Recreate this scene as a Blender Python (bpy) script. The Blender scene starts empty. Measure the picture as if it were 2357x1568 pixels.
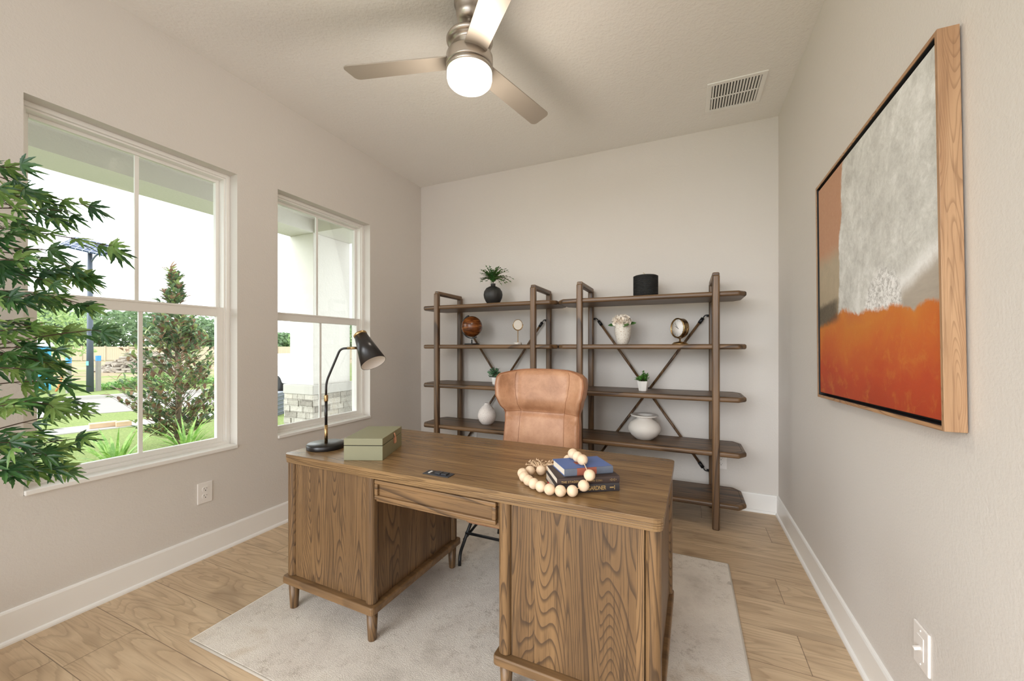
import bpy, bmesh, math, random
from mathutils import Vector, Matrix, noise as mnoise
PI = math.pi
SC = bpy.context.scene
COL = SC.collection
rnd = random.Random(7)

# ------------------------------------------------------------------ camera, sky, exposure
CAMH, YAW, FPX = 1.26, math.radians(23.9), 902.0
cam = bpy.data.cameras.new('camera'); camo = bpy.data.objects.new('camera', cam); COL.objects.link(camo)
camo.location = (0, 0, CAMH); camo.rotation_euler = (PI / 2, 0, YAW)
cam.sensor_width = 36; cam.lens = FPX / 2357 * 36; cam.shift_y = 14 / 2357; cam.clip_start = .05; cam.clip_end = 400
SC.camera = camo
world = bpy.data.worlds.new('overcast_sky'); SC.world = world; world.use_nodes = True
wn = world.node_tree; wn.nodes.clear()
wo = wn.nodes.new('ShaderNodeOutputWorld'); wb = wn.nodes.new('ShaderNodeBackground')
wt = wn.nodes.new('ShaderNodeTexCoord'); wnoi = wn.nodes.new('ShaderNodeTexNoise'); wr = wn.nodes.new('ShaderNodeValToRGB')
wnoi.inputs['Scale'].default_value = 1.6; wnoi.inputs['Detail'].default_value = 3
wr.color_ramp.elements[0].position = .3; wr.color_ramp.elements[0].color = (.80, .84, .90, 1)
wr.color_ramp.elements[1].position = .7; wr.color_ramp.elements[1].color = (1, 1, 1, 1)
wn.links.new(wt.outputs['Generated'], wnoi.inputs['Vector']); wn.links.new(wnoi.outputs['Fac'], wr.inputs['Fac'])
wn.links.new(wr.outputs['Color'], wb.inputs['Color']); wn.links.new(wb.outputs[0], wo.inputs[0])
wb.inputs['Strength'].default_value = 1.0
SC.view_settings.view_transform = 'Standard'; SC.view_settings.look = 'None'
SC.view_settings.exposure = 1.78; SC.view_settings.gamma = 1; SC.view_settings.use_curve_mapping = False
# added fill sun, low and soft, brightens the room through its open back side
sun = bpy.data.lights.new('fill_sun', 'SUN'); sun.energy = 1.3; sun.angle = math.radians(60); sun.color = (.97, .99, 1)
suno = bpy.data.objects.new('fill_sun', sun); COL.objects.link(suno); suno.rotation_euler = Vector((.46, 1, -.22)).to_track_quat('-Z', 'Y').to_euler()
SC.cycles.max_bounces = 14; SC.cycles.diffuse_bounces = 8; SC.cycles.transparent_max_bounces = 16
SC.cycles.caustics_reflective = False; SC.cycles.caustics_refractive = False
SC.cycles.use_denoising = True
SC.cycles.sample_clamp_indirect = 6

XL, XR, YB, ZC, YF = -2.631, .636, 3.495, 2.989, -1.7
GZ = -.45

# ------------------------------------------------------------------ node helpers
def srgb(r, g, b):
    f = lambda c: (c / 255 / 12.92) if c / 255 <= .04045 else ((c / 255 + .055) / 1.055) ** 2.4
    return (f(r), f(g), f(b), 1)
class NG:
    def __init__(s, name):
        s.m = bpy.data.materials.new(name); s.m.use_nodes = True; s.t = s.m.node_tree; s.N = s.t.nodes
        s.b = s.N['Principled BSDF']; s.out = s.N['Material Output']
    def n(s, t): return s.N.new(t)
    def l(s, a, b): s.t.links.new(a, b)
    def put(s, sock, v):
        if hasattr(v, 'links'): s.l(v, sock)
        else: sock.default_value = v
    def co(s): return s.n('ShaderNodeTexCoord').outputs['Object']
    def map(s, v, sc=(1, 1, 1), loc=(0, 0, 0), rot=(0, 0, 0)):
        m = s.n('ShaderNodeMapping'); s.l(v, m.inputs[0]); m.inputs['Scale'].default_value = sc
        m.inputs['Location'].default_value = loc; m.inputs['Rotation'].default_value = rot; return m.outputs[0]
    def noise(s, v, sc, det=2, rough=.5, dist=0):
        m = s.n('ShaderNodeTexNoise'); s.l(v, m.inputs['Vector']); m.inputs['Scale'].default_value = sc
        m.inputs['Detail'].default_value = det; m.inputs['Roughness'].default_value = rough; m.inputs['Distortion'].default_value = dist
        return m.outputs['Fac']
    def vor(s, v, sc, feat='F1'):
        m = s.n('ShaderNodeTexVoronoi'); m.feature = feat; s.l(v, m.inputs['Vector']); m.inputs['Scale'].default_value = sc
        return m.outputs['Distance']
    def math(s, op, a, b=0., c=0.):
        m = s.n('ShaderNodeMath'); m.operation = op
        for i, v in enumerate((a, b, c)): s.put(m.inputs[i], v)
        return m.outputs[0]
    def sep(s, v):
        m = s.n('ShaderNodeSeparateXYZ'); s.l(v, m.inputs[0]); return m.outputs
    def comb(s, x, y, z):
        m = s.n('ShaderNodeCombineXYZ')
        for i, v in enumerate((x, y, z)): s.put(m.inputs[i], v)
        return m.outputs[0]
    def ramp(s, f, stops, interp='LINEAR'):
        m = s.n('ShaderNodeValToRGB'); s.put(m.inputs[0], f); cr = m.color_ramp; cr.interpolation = interp
        while len(cr.elements) < len(stops): cr.elements.new(.5)
        for e, (p, c) in zip(cr.elements, stops): e.position = p; e.color = c if len(c) == 4 else (*c, 1)
        return m.outputs[0]
    def mix(s, f, a, b, typ='MIX'):
        m = s.n('ShaderNodeMix'); m.data_type = 'RGBA'; m.blend_type = typ
        s.put(m.inputs[0], f); s.put(m.inputs[6], a); s.put(m.inputs[7], b); return m.outputs[2]
    def step(s, v, e0, e1):
        m = s.n('ShaderNodeMapRange'); m.interpolation_type = 'SMOOTHSTEP'; s.put(m.inputs[0], v)
        m.inputs[1].default_value = e0; m.inputs[2].default_value = e1; return m.outputs[0]
    def bump(s, h, st=.2, d=.002, prev=None):
        m = s.n('ShaderNodeBump'); s.put(m.inputs['Height'], h); m.inputs['Strength'].default_value = st; m.inputs['Distance'].default_value = d
        if prev: s.l(prev, m.inputs['Normal'])
        s.l(m.outputs[0], s.b.inputs['Normal']); return m.outputs[0]
    def done(s, col=None, rough=.5, metal=0, spec=.5):
        if col is not None: s.put(s.b.inputs['Base Color'], col)
        s.put(s.b.inputs['Roughness'], rough); s.put(s.b.inputs['Metallic'], metal); s.b.inputs['Specular IOR Level'].default_value = spec
        return s.m
def plain(name, col, rough=.5, metal=0, spec=.5, var=.08, scale=8, bump=0, bscale=200):
    g = NG(name); c = g.co(); n = g.noise(c, scale, 3)
    dark = tuple(x * (1 - var * 2) for x in col[:3]) + (1,)
    if bump: g.bump(g.noise(c, bscale, 2), bump, .002)
    return g.done(g.mix(n, dark, col), rough, metal, spec)
def wood(name, axis, dark, mid, light, k=26, sx=4.0, sl=.55, rough=.42, fib=1.0, amp=1.0, seed=0, board=0):
    g = NG(name); c = g.co(); bv = None
    if board:
        xyz = g.sep(c); o_ = [xyz[i] for i in range(3) if i != axis]
        q = g.math('ADD', o_[0], o_[1]) if axis == 2 else o_[0]
        w = g.n('ShaderNodeTexWhiteNoise'); w.noise_dimensions = '1D'; g.l(g.math('FLOOR', g.math('MULTIPLY', q, 1 / board)), w.inputs['W']); bv = w.outputs['Value']
        vm = g.n('ShaderNodeVectorMath'); vm.operation = 'ADD'; g.l(c, vm.inputs[0]); sh_ = g.math('MULTIPLY', bv, 9.); g.l(g.comb(sh_, sh_, sh_), vm.inputs[1]); c = vm.outputs[0]
    def sc(a, b): return tuple(b if i == axis else a for i in range(3))
    cm = g.map(c, sc(1, sl / sx), (seed, seed * .7, seed * .3))
    n1 = g.noise(cm, sx, 1.2, .4, .25)
    fine = g.noise(g.map(c, sc(1, .03)), 160, 3, .65)
    mid_n = g.noise(g.map(c, sc(1, .06)), 22, 3, .6)
    ring = g.math('FRACT', g.math('MULTIPLY_ADD', n1, k, g.math('MULTIPLY', mid_n, .35)))
    line = g.math('MULTIPLY', g.step(ring, .55, .95), g.step(g.math('SUBTRACT', 1., ring), 0., .07))
    base = g.mix(g.step(mid_n, .3, .7), mid, light)
    if bv: base = g.mix(g.math('MULTIPLY', bv, .65), base, tuple((a * .75) for a in mid[:3]) + (1,))
    col = g.mix(g.math('MULTIPLY', line, .8 * amp), base, dark)
    pores = g.math('MULTIPLY', g.step(fine, .52, .68), .5 * fib)
    col = g.mix(pores, col, dark)
    g.bump(fine, .12, .001)
    return g.done(col, rough)

WOODD = dict(dark=srgb(58, 42, 28), mid=srgb(110, 83, 54), light=srgb(136, 105, 70))
M = {}
M['desk_v'] = wood('desk_oak_vertical', 2, **WOODD, k=54, sx=5.5, sl=.62, board=.112, fib=1.5)
M['desk_rail'] = wood('desk_oak_rail', 0, **WOODD, k=9, sx=3, sl=.8, amp=.4, fib=.6)
M['desk_h'] = wood('desk_oak_lengthwise', 0, **WOODD, k=14, sx=4, sl=.6)
M['desk_top'] = wood('desk_oak_top', 0, srgb(82, 60, 38), srgb(126, 98, 66), srgb(150, 120, 82), k=26, sx=9, sl=.35, rough=.27, amp=.7, board=.095)
WS = dict(dark=srgb(50, 34, 22), mid=srgb(96, 71, 47), light=srgb(122, 93, 63))
M['shelf_h'] = wood('shelf_walnut_lengthwise', 0, **WS, k=10, sx=5, sl=.5, rough=.4)
M['shelf_v'] = wood('shelf_walnut_upright', 2, **WS, k=8, sx=6, sl=.5, rough=.38)
M['shelf_y'] = wood('shelf_walnut_crosswise', 1, **WS, k=8, sx=6, sl=.5, rough=.38)
M['frame_wood'] = wood('picture_frame_wood', 2, srgb(122, 88, 60), srgb(162, 124, 90), srgb(184, 148, 112), k=34, sx=17, sl=2.0, rough=.5, fib=1.0, amp=.62)
M['frame_wood_h'] = wood('picture_frame_wood_lengthwise', 1, srgb(112, 76, 48), srgb(168, 126, 90), srgb(188, 148, 108), k=20, sx=17, sl=2.6, rough=.5, fib=.5)

def wall_mat(name, col, sc, st, squash=(1, 1, 1)):
    g = NG(name); c = g.map(g.co(), squash)
    h = g.math('ADD', g.noise(c, sc, 3, .55), g.math('MULTIPLY', g.noise(c, sc * .3, 2), .6))
    g.bump(h, st, .004); return g.done(col, .7, 0, .3)
M['wall'] = wall_mat('painted_wall', srgb(216, 211, 205), 110, .28)
M['ceil'] = wall_mat('knockdown_ceiling', srgb(238, 236, 233), 60, .8)
M['trim'] = plain('white_trim_paint', srgb(240, 239, 236), .35, var=.01)
M['vinyl'] = plain('white_vinyl', srgb(238, 236, 232), .4, var=.01)
M['plastic'] = plain('white_plastic', srgb(238, 234, 230), .3, var=.01)
M['black'] = plain('black_slot', (.01, .01, .01, 1), .5)
M['stucco'] = wall_mat('exterior_stucco', srgb(204, 200, 194), 34, 1.0)

def floor_mat():
    g = NG('oak_plank_floor'); c = g.co(); x, y, z = g.sep(c)
    row = g.math('MULTIPLY_ADD', y, 1 / .2285, -.69 / .2285 + 20); ri = g.math('FLOOR', row); rf = g.math('FRACT', row)
    w = g.n('ShaderNodeTexWhiteNoise'); w.noise_dimensions = '1D'; g.l(ri, w.inputs['W'])
    px = g.math('ADD', g.math('MULTIPLY', x, 1 / 2.2), g.math('MULTIPLY', w.outputs['Value'], 7.3)); pi_ = g.math('FLOOR', px); pf = g.math('FRACT', px)
    w2 = g.n('ShaderNodeTexWhiteNoise'); w2.noise_dimensions = '2D'; g.l(g.comb(ri, pi_, 0.), w2.inputs['Vector'])
    off = g.math('MULTIPLY', w2.outputs['Value'], 40.)
    gc = g.comb(g.math('ADD', x, off), g.math('ADD', y, off), off)
    cm = g.map(gc, (.16, 1, 1))
    n1 = g.noise(cm, 7, 1.5, .45, .5); midn = g.noise(g.map(gc, (.09, 1, 1)), 24, 4, .62)
    ring = g.math('FRACT', g.math('MULTIPLY_ADD', n1, 16, midn))
    line = g.math('MULTIPLY', g.step(ring, .5, .95), g.step(g.math('SUBTRACT', 1., ring), 0., .1))
    fine = g.noise(g.map(gc, (.025, 1, 1)), 210, 3, .6)
    knot = g.step(g.noise(g.map(gc, (.35, 1, 1)), 4.5, 2, .5, .8), .60, .76)
    base = g.mix(g.step(midn, .3, .72), srgb(196, 171, 140), srgb(220, 197, 165))
    base = g.mix(g.math('MULTIPLY', w2.outputs['Value'], .35), base, srgb(182, 156, 126))
    col = g.mix(g.math('MULTIPLY', line, .30), base, srgb(128, 102, 76))
    col = g.mix(g.math('MULTIPLY', knot, .45), col, srgb(120, 98, 78))
    col = g.mix(g.math('MULTIPLY', g.step(fine, .5, .75), .25), col, srgb(132, 106, 80))
    e1 = g.math('LESS_THAN', rf, .012); e2 = g.math('LESS_THAN', pf, .0014)
    gap = g.math('MAXIMUM', e1, e2)
    col = g.mix(g.math('MULTIPLY', gap, .7), col, srgb(84, 66, 50))
    g.bump(g.math('SUBTRACT', fine, g.math('MULTIPLY', gap, 2.)), .12, .001)
    return g.done(col, .42, 0, .4)
M['floor'] = floor_mat()

def rug_mat():
    g = NG('distressed_wool_rug'); c = g.co()
    big = g.noise(c, 3.2, 5, .62, .4); med = g.noise(c, 26, 4, .7); fine = g.noise(g.map(c, (1, 2.2, 1)), 150, 3, .7)
    col = g.ramp(big, [(.28, srgb(196, 188, 178)), (.45, srgb(222, 214, 204)), (.6, srgb(230, 223, 213)), (.75, srgb(208, 194, 176))])
    wear = g.math('MULTIPLY', g.step(g.math('ADD', g.math('MULTIPLY', med, .7), g.math('MULTIPLY', fine, .5)), .60, .76), g.step(g.noise(c, 2.1, 3, .6), .38, .62))
    col = g.mix(g.math('MULTIPLY', wear, .55), col, srgb(158, 144, 128))
    spot = g.step(g.noise(c, 11, 2, .5), .70, .78)
    col = g.mix(g.math('MULTIPLY', spot, .4), col, srgb(140, 130, 118))
    g.bump(g.math('ADD', fine, g.math('MULTIPLY', med, .6)), .6, .006)
    return g.done(col, .95, 0, .1)
M['rug'] = rug_mat(); M['rug_edge'] = plain('rug_binding', srgb(198, 190, 178), .9, bump=.3)

def leather_mat():
    g = NG('tan_leather'); c = g.co(); n = g.noise(c, 7, 5, .65, .3); f = g.noise(c, 60, 4, .7)
    col = g.ramp(n, [(.3, srgb(158, 112, 80)), (.5, srgb(182, 134, 100)), (.7, srgb(198, 152, 118))])
    col = g.mix(g.math('MULTIPLY', g.step(f, .52, .72), .22), col, srgb(140, 92, 60))
    g.bump(g.vor(c, 420), .12, .0008)
    return g.done(col, .46, 0, .5)
M['leather'] = leather_mat(); M['piping'] = plain('leather_piping', srgb(150, 98, 64), .5)

def metal(name, col, rough, aniso=True):
    g = NG(name); c = g.co()
    n = g.noise(g.map(c, (1, 1, 40)), 12, 2)
    return g.done(col, g.math('MULTIPLY_ADD', n, .12, rough - .06), 1)
M['nickel'] = metal('brushed_nickel', srgb(196, 188, 180), .3)
M['brass'] = metal('brushed_brass', srgb(178, 148, 104), .28)
M['chrome'] = metal('polished_steel', srgb(225, 222, 218), .08)
M['blk_metal'] = plain('black_powder_coat', (.012, .012, .013, 1), .38, .2)
M['lampblack'] = plain('satin_black_lacquer', (.012, .010, .010, 1), .3)
M['blade'] = plain('fan_blade_finish', srgb(176, 166, 154), .42, .25, var=.02)
M['dark'] = plain('dark_gap', (.015, .014, .013, 1), .9)

def emis(name, col, s):
    g = NG(name); g.b.inputs['Emission Color'].default_value = col; g.b.inputs['Emission Strength'].default_value = s
    return g.done(srgb(250, 244, 232), .25)
M['globe'] = emis('lit_opal_glass', (1, .87, .70, 1), .8)

def glass_mat():
    g = NG('window_glass'); tr = g.n('ShaderNodeBsdfTransparent'); gl = g.n('ShaderNodeBsdfGlossy'); mx = g.n('ShaderNodeMixShader'); fr = g.n('ShaderNodeFresnel')
    tr.inputs[0].default_value = (.97, .99, .975, 1); gl.inputs['Roughness'].default_value = .0; fr.inputs['IOR'].default_value = 1.45
    g.l(g.math('MULTIPLY', fr.outputs[0], .4), mx.inputs[0]); g.l(tr.outputs[0], mx.inputs[1]); g.l(gl.outputs[0], mx.inputs[2]); g.l(mx.outputs[0], g.out.inputs[0])
    g.N.remove(g.b); return g.m
M['glass'] = glass_mat()

# ------------------------------------------------------------------ mesh helpers
def V(*a): return Vector(a)
def box(bm, x0, x1, y0, y1, z0, z1, mat=0):
    vs = [bm.verts.new((x, y, z)) for z in (z0, z1) for y in (y0, y1) for x in (x0, x1)]
    for f in ((0, 2, 3, 1), (4, 5, 7, 6), (0, 1, 5, 4), (2, 6, 7, 3), (0, 4, 6, 2), (1, 3, 7, 5)):
        fc = bm.faces.new([vs[i] for i in f]); fc.material_index = mat
    return vs
def prism(bm, pts, z0, z1, mat=0, xf=None):
    a = [bm.verts.new((p[0], p[1], z0)) for p in pts]; b = [bm.verts.new((p[0], p[1], z1)) for p in pts]
    n = len(pts); fs = [bm.faces.new(a[::-1]), bm.faces.new(b)]
    for i in range(n): fs.append(bm.faces.new([a[i], a[(i + 1) % n], b[(i + 1) % n], b[i]]))
    for f in fs: f.material_index = mat
    if xf: bmesh.ops.transform(bm, matrix=xf, verts=a + b)
    return a + b
def lathe(bm, prof, seg=32, c=(0, 0), mat=0, xf=None, smooth=True):
    rings = []; allv = []
    for r, z in prof:
        if r < 1e-6: ring = [bm.verts.new((c[0], c[1], z))]
        else: ring = [bm.verts.new((c[0] + r * math.cos(2 * PI * i / seg), c[1] + r * math.sin(2 * PI * i / seg), z)) for i in range(seg)]
        rings.append(ring); allv += ring
    for a, b in zip(rings, rings[1:]):
        for i in range(seg):
            j = (i + 1) % seg
            q = [a[i % len(a)], a[j % len(a)], b[j % len(b)], b[i % len(b)]]
            q2 = []
            for v in q:
                if v not in q2: q2.append(v)
            if len(q2) > 2:
                f = bm.faces.new(q2); f.material_index = mat; f.smooth = smooth
    for ring, rev in ((rings[0], True), (rings[-1], False)):
        if len(ring) > 2:
            f = bm.faces.new(ring[::-1] if rev else ring); f.material_index = mat
    if xf: bmesh.ops.transform(bm, matrix=xf, verts=allv)
    return allv
def frames(pts):
    T = []
    for i in range(len(pts)):
        a = pts[max(i - 1, 0)]; b = pts[min(i + 1, len(pts) - 1)]; T.append((b - a).normalized())
    n = T[0].orthogonal().normalized(); out = []
    for i, t in enumerate(T):
        if i: n = (n - t * n.dot(t)).normalized()
        out.append((n, t.cross(n)))
    return out
def tube(bm, pts, r, seg=10, mat=0, cap=True, up=None, rx=None):
    pts = [Vector(p) for p in pts]; rr = r if isinstance(r, (list, tuple)) else [r] * len(pts)
    fr = frames(pts); rings = []
    for p, q, (n, b) in zip(pts, rr, fr):
        rings.append([bm.verts.new(p + n * (q * math.cos(2 * PI * i / seg)) + b * (q * math.sin(2 * PI * i / seg))) for i in range(seg)])
    for a, b in zip(rings, rings[1:]):
        for i in range(seg):
            f = bm.faces.new([a[i], a[(i + 1) % seg], b[(i + 1) % seg], b[i]]); f.material_index = mat; f.smooth = True
    if cap:
        bm.faces.new(rings[0][::-1]).material_index = mat; bm.faces.new(rings[-1]).material_index = mat
def arc(pts, rad=.03, n=5):
    pts = [Vector(p) for p in pts]; out = [pts[0]]
    for a, b, c in zip(pts, pts[1:], pts[2:]):
        d1 = (a - b); d2 = (c - b); r = min(rad, d1.length * .49, d2.length * .49)
        p0 = b + d1.normalized() * r; p2 = b + d2.normalized() * r
        for i in range(n + 1):
            t = i / n; out.append(p0 * (1 - t) ** 2 + b * 2 * t * (1 - t) + p2 * t * t)
    out.append(pts[-1]); return out
def sphere(bm, c, r, u=16, v=10, mat=0):
    ret = bmesh.ops.create_uvsphere(bm, u_segments=u, v_segments=v, radius=r, matrix=Matrix.Translation(c))
    for vv in ret['verts']:
        for f in vv.link_faces: f.smooth = True; f.material_index = mat
    return ret['verts']
def obj(name, bm, mat, parent=None, bevel=0, smooth=False, label=None, seg=2):
    bmesh.ops.recalc_face_normals(bm, faces=bm.faces[:])
    me = bpy.data.meshes.new(name); bm.to_mesh(me); bm.free()
    for m in (mat if isinstance(mat, (list, tuple)) else [mat]): me.materials.append(m)
    o = bpy.data.objects.new(name, me); COL.objects.link(o)
    if parent: o.parent = parent
    if smooth:
        for p in me.polygons: p.use_smooth = True
    if bevel:
        b = o.modifiers.new('bevel', 'BEVEL'); b.width = bevel; b.segments = seg; b.limit_method = 'ANGLE'; b.angle_limit = math.radians(40)
        b.harden_normals = False
    if label: o['label'] = label
    return o
def B(): return bmesh.new()
def thing(name, label, cat, loc=(0, 0, 0), rz=0, group=None):
    o = bpy.data.objects.new(name, None); COL.objects.link(o); o.location = loc; o.rotation_euler = (0, 0, rz); o.empty_display_size = .05
    o['label'] = label; o['category'] = cat
    if group: o['group'] = group
    return o
def tag(o, label, cat, group=None, kind=None, loc=None, rz=0):
    o['label'] = label; o['category'] = cat
    if group: o['group'] = group
    if kind: o['kind'] = kind
    if loc: o.location = loc
    if rz: o.rotation_euler[2] = rz
    return o
def struct(o, label=None):
    o['kind'] = 'structure'
    if label: o['label'] = label
    return o
def text_bm(bm, s, size, xf, mat=0, depth=.0004, spacing=1.0, bold=0, sx=1.0):
    cu = bpy.data.curves.new('lettering', 'FONT'); cu.body = s; cu.size = size; cu.extrude = depth; cu.space_character = spacing; cu.offset = bold
    cu.align_x = 'LEFT'; cu.align_y = 'CENTER'
    o = bpy.data.objects.new('lettering', cu); COL.objects.link(o)
    dg = bpy.context.evaluated_depsgraph_get(); me = bpy.data.meshes.new_from_object(o.evaluated_get(dg))
    me.transform(xf @ Matrix.Diagonal((sx, 1, 1, 1))); k = len(bm.faces); bm.from_mesh(me); bm.faces.ensure_lookup_table()
    for f in bm.faces[k:]: f.material_index = mat
    bpy.data.objects.remove(o); bpy.data.curves.remove(cu); bpy.data.meshes.remove(me)

# ------------------------------------------------------------------ room shell
W1 = (.697, 1.585, .61, 2.366); W2 = (1.858, 2.742, .61, 2.372)
bm = B(); box(bm, XL - .2, XR + .15, YF, YB + .15, -.12, 0); struct(obj('floor', bm, M['floor']), 'light oak plank floor')
bm = B(); box(bm, XL - .2, XR + .15, YF, YB + .15, ZC, ZC + .15); struct(obj('ceiling', bm, M['ceil']), 'textured off-white ceiling')
bm = B(); box(bm, XL, XR, YB, YB + .15, -.12, ZC + .1); struct(obj('wall_back', bm, M['wall']), 'warm greige wall behind the shelves')
bm = B(); box(bm, XR, XR + .15, YF, YB + .15, -.12, ZC + .1); struct(obj('wall_right', bm, M['wall']), 'off-white right wall')
bm = B()
ys = [YF, W1[0], W1[1], W2[0], W2[1], YB + .15]
for i in (0, 2, 4): box(bm, XL - .2, XL, ys[i], ys[i + 1], GZ, ZC + .1)
for w in (W1, W2):
    box(bm, XL - .2, XL, w[0], w[1], GZ, w[2]); box(bm, XL - .2, XL, w[0], w[1], w[3], ZC + .1)
bmesh.ops.remove_doubles(bm, verts=bm.verts[:], dist=1e-5)
struct(obj('wall_left', bm, M['wall']), 'greige wall with two windows')

def baseboard(name, a, b, nrm, lab):
    a = Vector(a); b = Vector(b); nrm = Vector(nrm)
    prof = [(0, 0), (.024, 0), (.0235, .008), (.020, .015), (.0125, .0195), (.0125, .132), (.009, .140), (0, .142)]
    bm = B(); r = []
    for p in (a, b): r.append([bm.verts.new(p + nrm * q[0] + Vector((0, 0, q[1]))) for q in prof])
    n = len(prof)
    for i in range(n): bm.faces.new([r[0][i], r[0][(i + 1) % n], r[1][(i + 1) % n], r[1][i]])
    bm.faces.new(r[0]); bm.faces.new(r[1][::-1])
    struct(obj(name, bm, M['trim']), lab)
baseboard('baseboard_left', (XL, YF, 0), (XL, YB, 0), (1, 0, 0), 'white baseboard under the windows')
baseboard('baseboard_back', (XL, YB, 0), (XR, YB, 0), (0, -1, 0), 'white baseboard behind the shelves')
baseboard('baseboard_right', (XR, YB, 0), (XR, YF, 0), (-1, 0, 0), 'white baseboard along the right wall')

def rect_frame(bm, x0, x1, y0, y1, z0, z1, wy, wb, wt):
    box(bm, x0, x1, y0, y0 + wy, z0, z1); box(bm, x0, x1, y1 - wy, y1, z0, z1)
    box(bm, x0, x1, y0 + wy, y1 - wy, z0, z0 + wb); box(bm, x0, x1, y0 + wy, y1 - wy, z1 - wt, z1)
def window(idx, w, lab):
    y0, y1, z0, z1 = w; root = bpy.data.objects.new('window_%d' % idx, None); COL.objects.link(root)
    root.location = (XL, (y0 + y1) / 2, z0); struct(root, lab)
    hy = (y1 - y0) / 2; H = z1 - z0; zf = .022
    bm = B(); box(bm, -.15, .012, -hy + .001, hy - .001, 0, zf); obj('window_sill', bm, M['trim'], root, .004)
    bm = B(); rect_frame(bm, -.19, -.075, -hy, hy, zf, H, .022, .018, .022)
    rect_frame(bm, -.19, -.088, -hy + .022, hy - .022, zf + .018, H - .022, .008, .002, .010)
    obj('window_frame', bm, M['vinyl'], root, .0015)
    iy = hy - .030
    zm0, zm1 = 1.452 - z0, 1.512 - z0
    bm = B(); rect_frame(bm, -.125, -.095, -iy, iy, zf + .018, zm1, .036, .028, zm1 - zm0)
    box(bm, -.098, -.090, -iy + .04, iy - .04, zm1 - .012, zm1)
    lo = obj('lower_sash', bm, M['vinyl'], root, .002)
    bm = B(); box(bm, -.112, -.108, -iy + .034, iy - .034, zf + .042, zm0 + .004); obj('window_glass', bm, M['glass'], lo)
    bm = B(); box(bm, -.116, -.104, -.009, .009, zf + .045, zm0 + .002); obj('muntin', bm, M['vinyl'], lo)
    bm = B(); rect_frame(bm, -.165, -.135, -iy, iy, zm0 + .015, H - .028, .020, .045, .022)
    up = obj('upper_sash', bm, M['vinyl'], root, .002)
    bm = B(); box(bm, -.152, -.148, -iy + .018, iy - .018, zm0 + .055, H - .048); obj('window_glass', bm, M['glass'], up)
    bm = B(); box(bm, -.156, -.144, -.009, .009, zm0 + .058, H - .049); obj('muntin', bm, M['vinyl'], up)
window(1, W1, 'large sash window nearest the potted tree'); window(2, W2, 'sash window behind the desk lamp')

# ------------------------------------------------------------------ outlets, switch, vent
def outlet(name, loc, rz, label, cat='outlet', switch=False):
    r = thing(name, label, cat, loc, rz, None)      # local: plate in XZ, facing -Y
    bm = B(); box(bm, -.040, .040, -.007, 0, -.0615, .0615); obj('cover_plate', bm, M['plastic'], r, .003)
    if switch:
        bm = B(); box(bm, -.017, .017, -.0085, -.006, -.033, .033); obj('switch_surround', bm, M['plastic'], r, .001)
        bm = B(); vs = box(bm, -.0045, .0045, -.024, -.006, -.004, .004); bmesh.ops.rotate(bm, verts=vs, cent=(0, -.006, 0), matrix=Matrix.Rotation(.35, 3, 'X')); obj('toggle', bm, M['plastic'], r, .001)
        for z in (-.048, .048):
            bm = B(); lathe(bm, [(.003, 0), (.003, .0015), (0, .002)], 10, xf=Matrix.Translation((0, -.007, z)) @ Matrix.Rotation(PI / 2, 4, 'X')); obj('screw', bm, M['plastic'], r)
    else:
        for z in (-.0205, .0205):
            bm = B(); pts = [(.0165 * math.cos(a) , max(-.0145, min(.0145, .019 * math.sin(a)))) for a in [2 * PI * i / 24 for i in range(24)]]
            prism(bm, pts, 0, .0028, xf=Matrix.Translation((0, -.0065, z)) @ Matrix.Rotation(PI / 2, 4, 'X')); f = obj('receptacle', bm, M['plastic'], r)
            bm = B(); y = -.0097
            box(bm, -.0080, -.0062, y, y + .001, z + .001, z + .009); box(bm, .0062, .0080, y, y + .001, z + .002, z + .008)
            lathe(bm, [(.0028, 0), (.0028, .001)], 12, xf=Matrix.Translation((0, y + .001, z - .007)) @ Matrix.Rotation(PI / 2, 4, 'X'))
            obj('slots', bm, M['black'], f)
    return r
outlet('wall_outlet', (XL, 1.398, .388), PI / 2, 'white double outlet low on the wall below the larger window')
outlet('wall_outlet', (.255, YB, .357), 0, 'white double outlet on the back wall beside the tall right shelf post')
outlet('wall_outlet', (-1.975, YB, .357), 0, 'white double outlet on the back wall glimpsed under the left bookshelf')
outlet('light_switch', (XR, 1.535, .378), -PI / 2, 'white toggle switch plate low on the right wall below the painting', 'switch', True)

vr = thing('ceiling_vent', 'white rectangular air vent with two rows of slats in the ceiling', 'vent', (.303, 3.054, ZC))
bm = B(); a, b = .172, .175; t = .030
for (x0, x1, y0, y1) in ((-a, a, -b, -b + t), (-a, a, b - t, b), (-a, -a + t, -b + t, b - t), (a - t, a, -b + t, b - t)): box(bm, x0, x1, y0, y1, -.008, 0)
box(bm, -a + t, a - t, -.006, .006, -.008, -.002); obj('vent_frame', bm, M['trim'], vr, .003)
bm = B(); box(bm, -a + t, a - t, -b + t, b - t, -.001, 0); obj('vent_cavity', bm, M['dark'], vr)
for row in (0, 1):
    y0, y1 = ((-b + t, -.006), (.006, b - t))[row]
    for i in range(16):
        bm = B(); x = -a + t + (i + .5) * (2 * a - 2 * t) / 16
        vs = box(bm, x - .0062, x + .0062, y0, y1, -.0055, -.0042); bmesh.ops.rotate(bm, verts=vs, cent=(x, 0, -.005), matrix=Matrix.Rotation(.65, 3, 'Y'))
        obj('slat', bm, M['trim'], vr)

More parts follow.
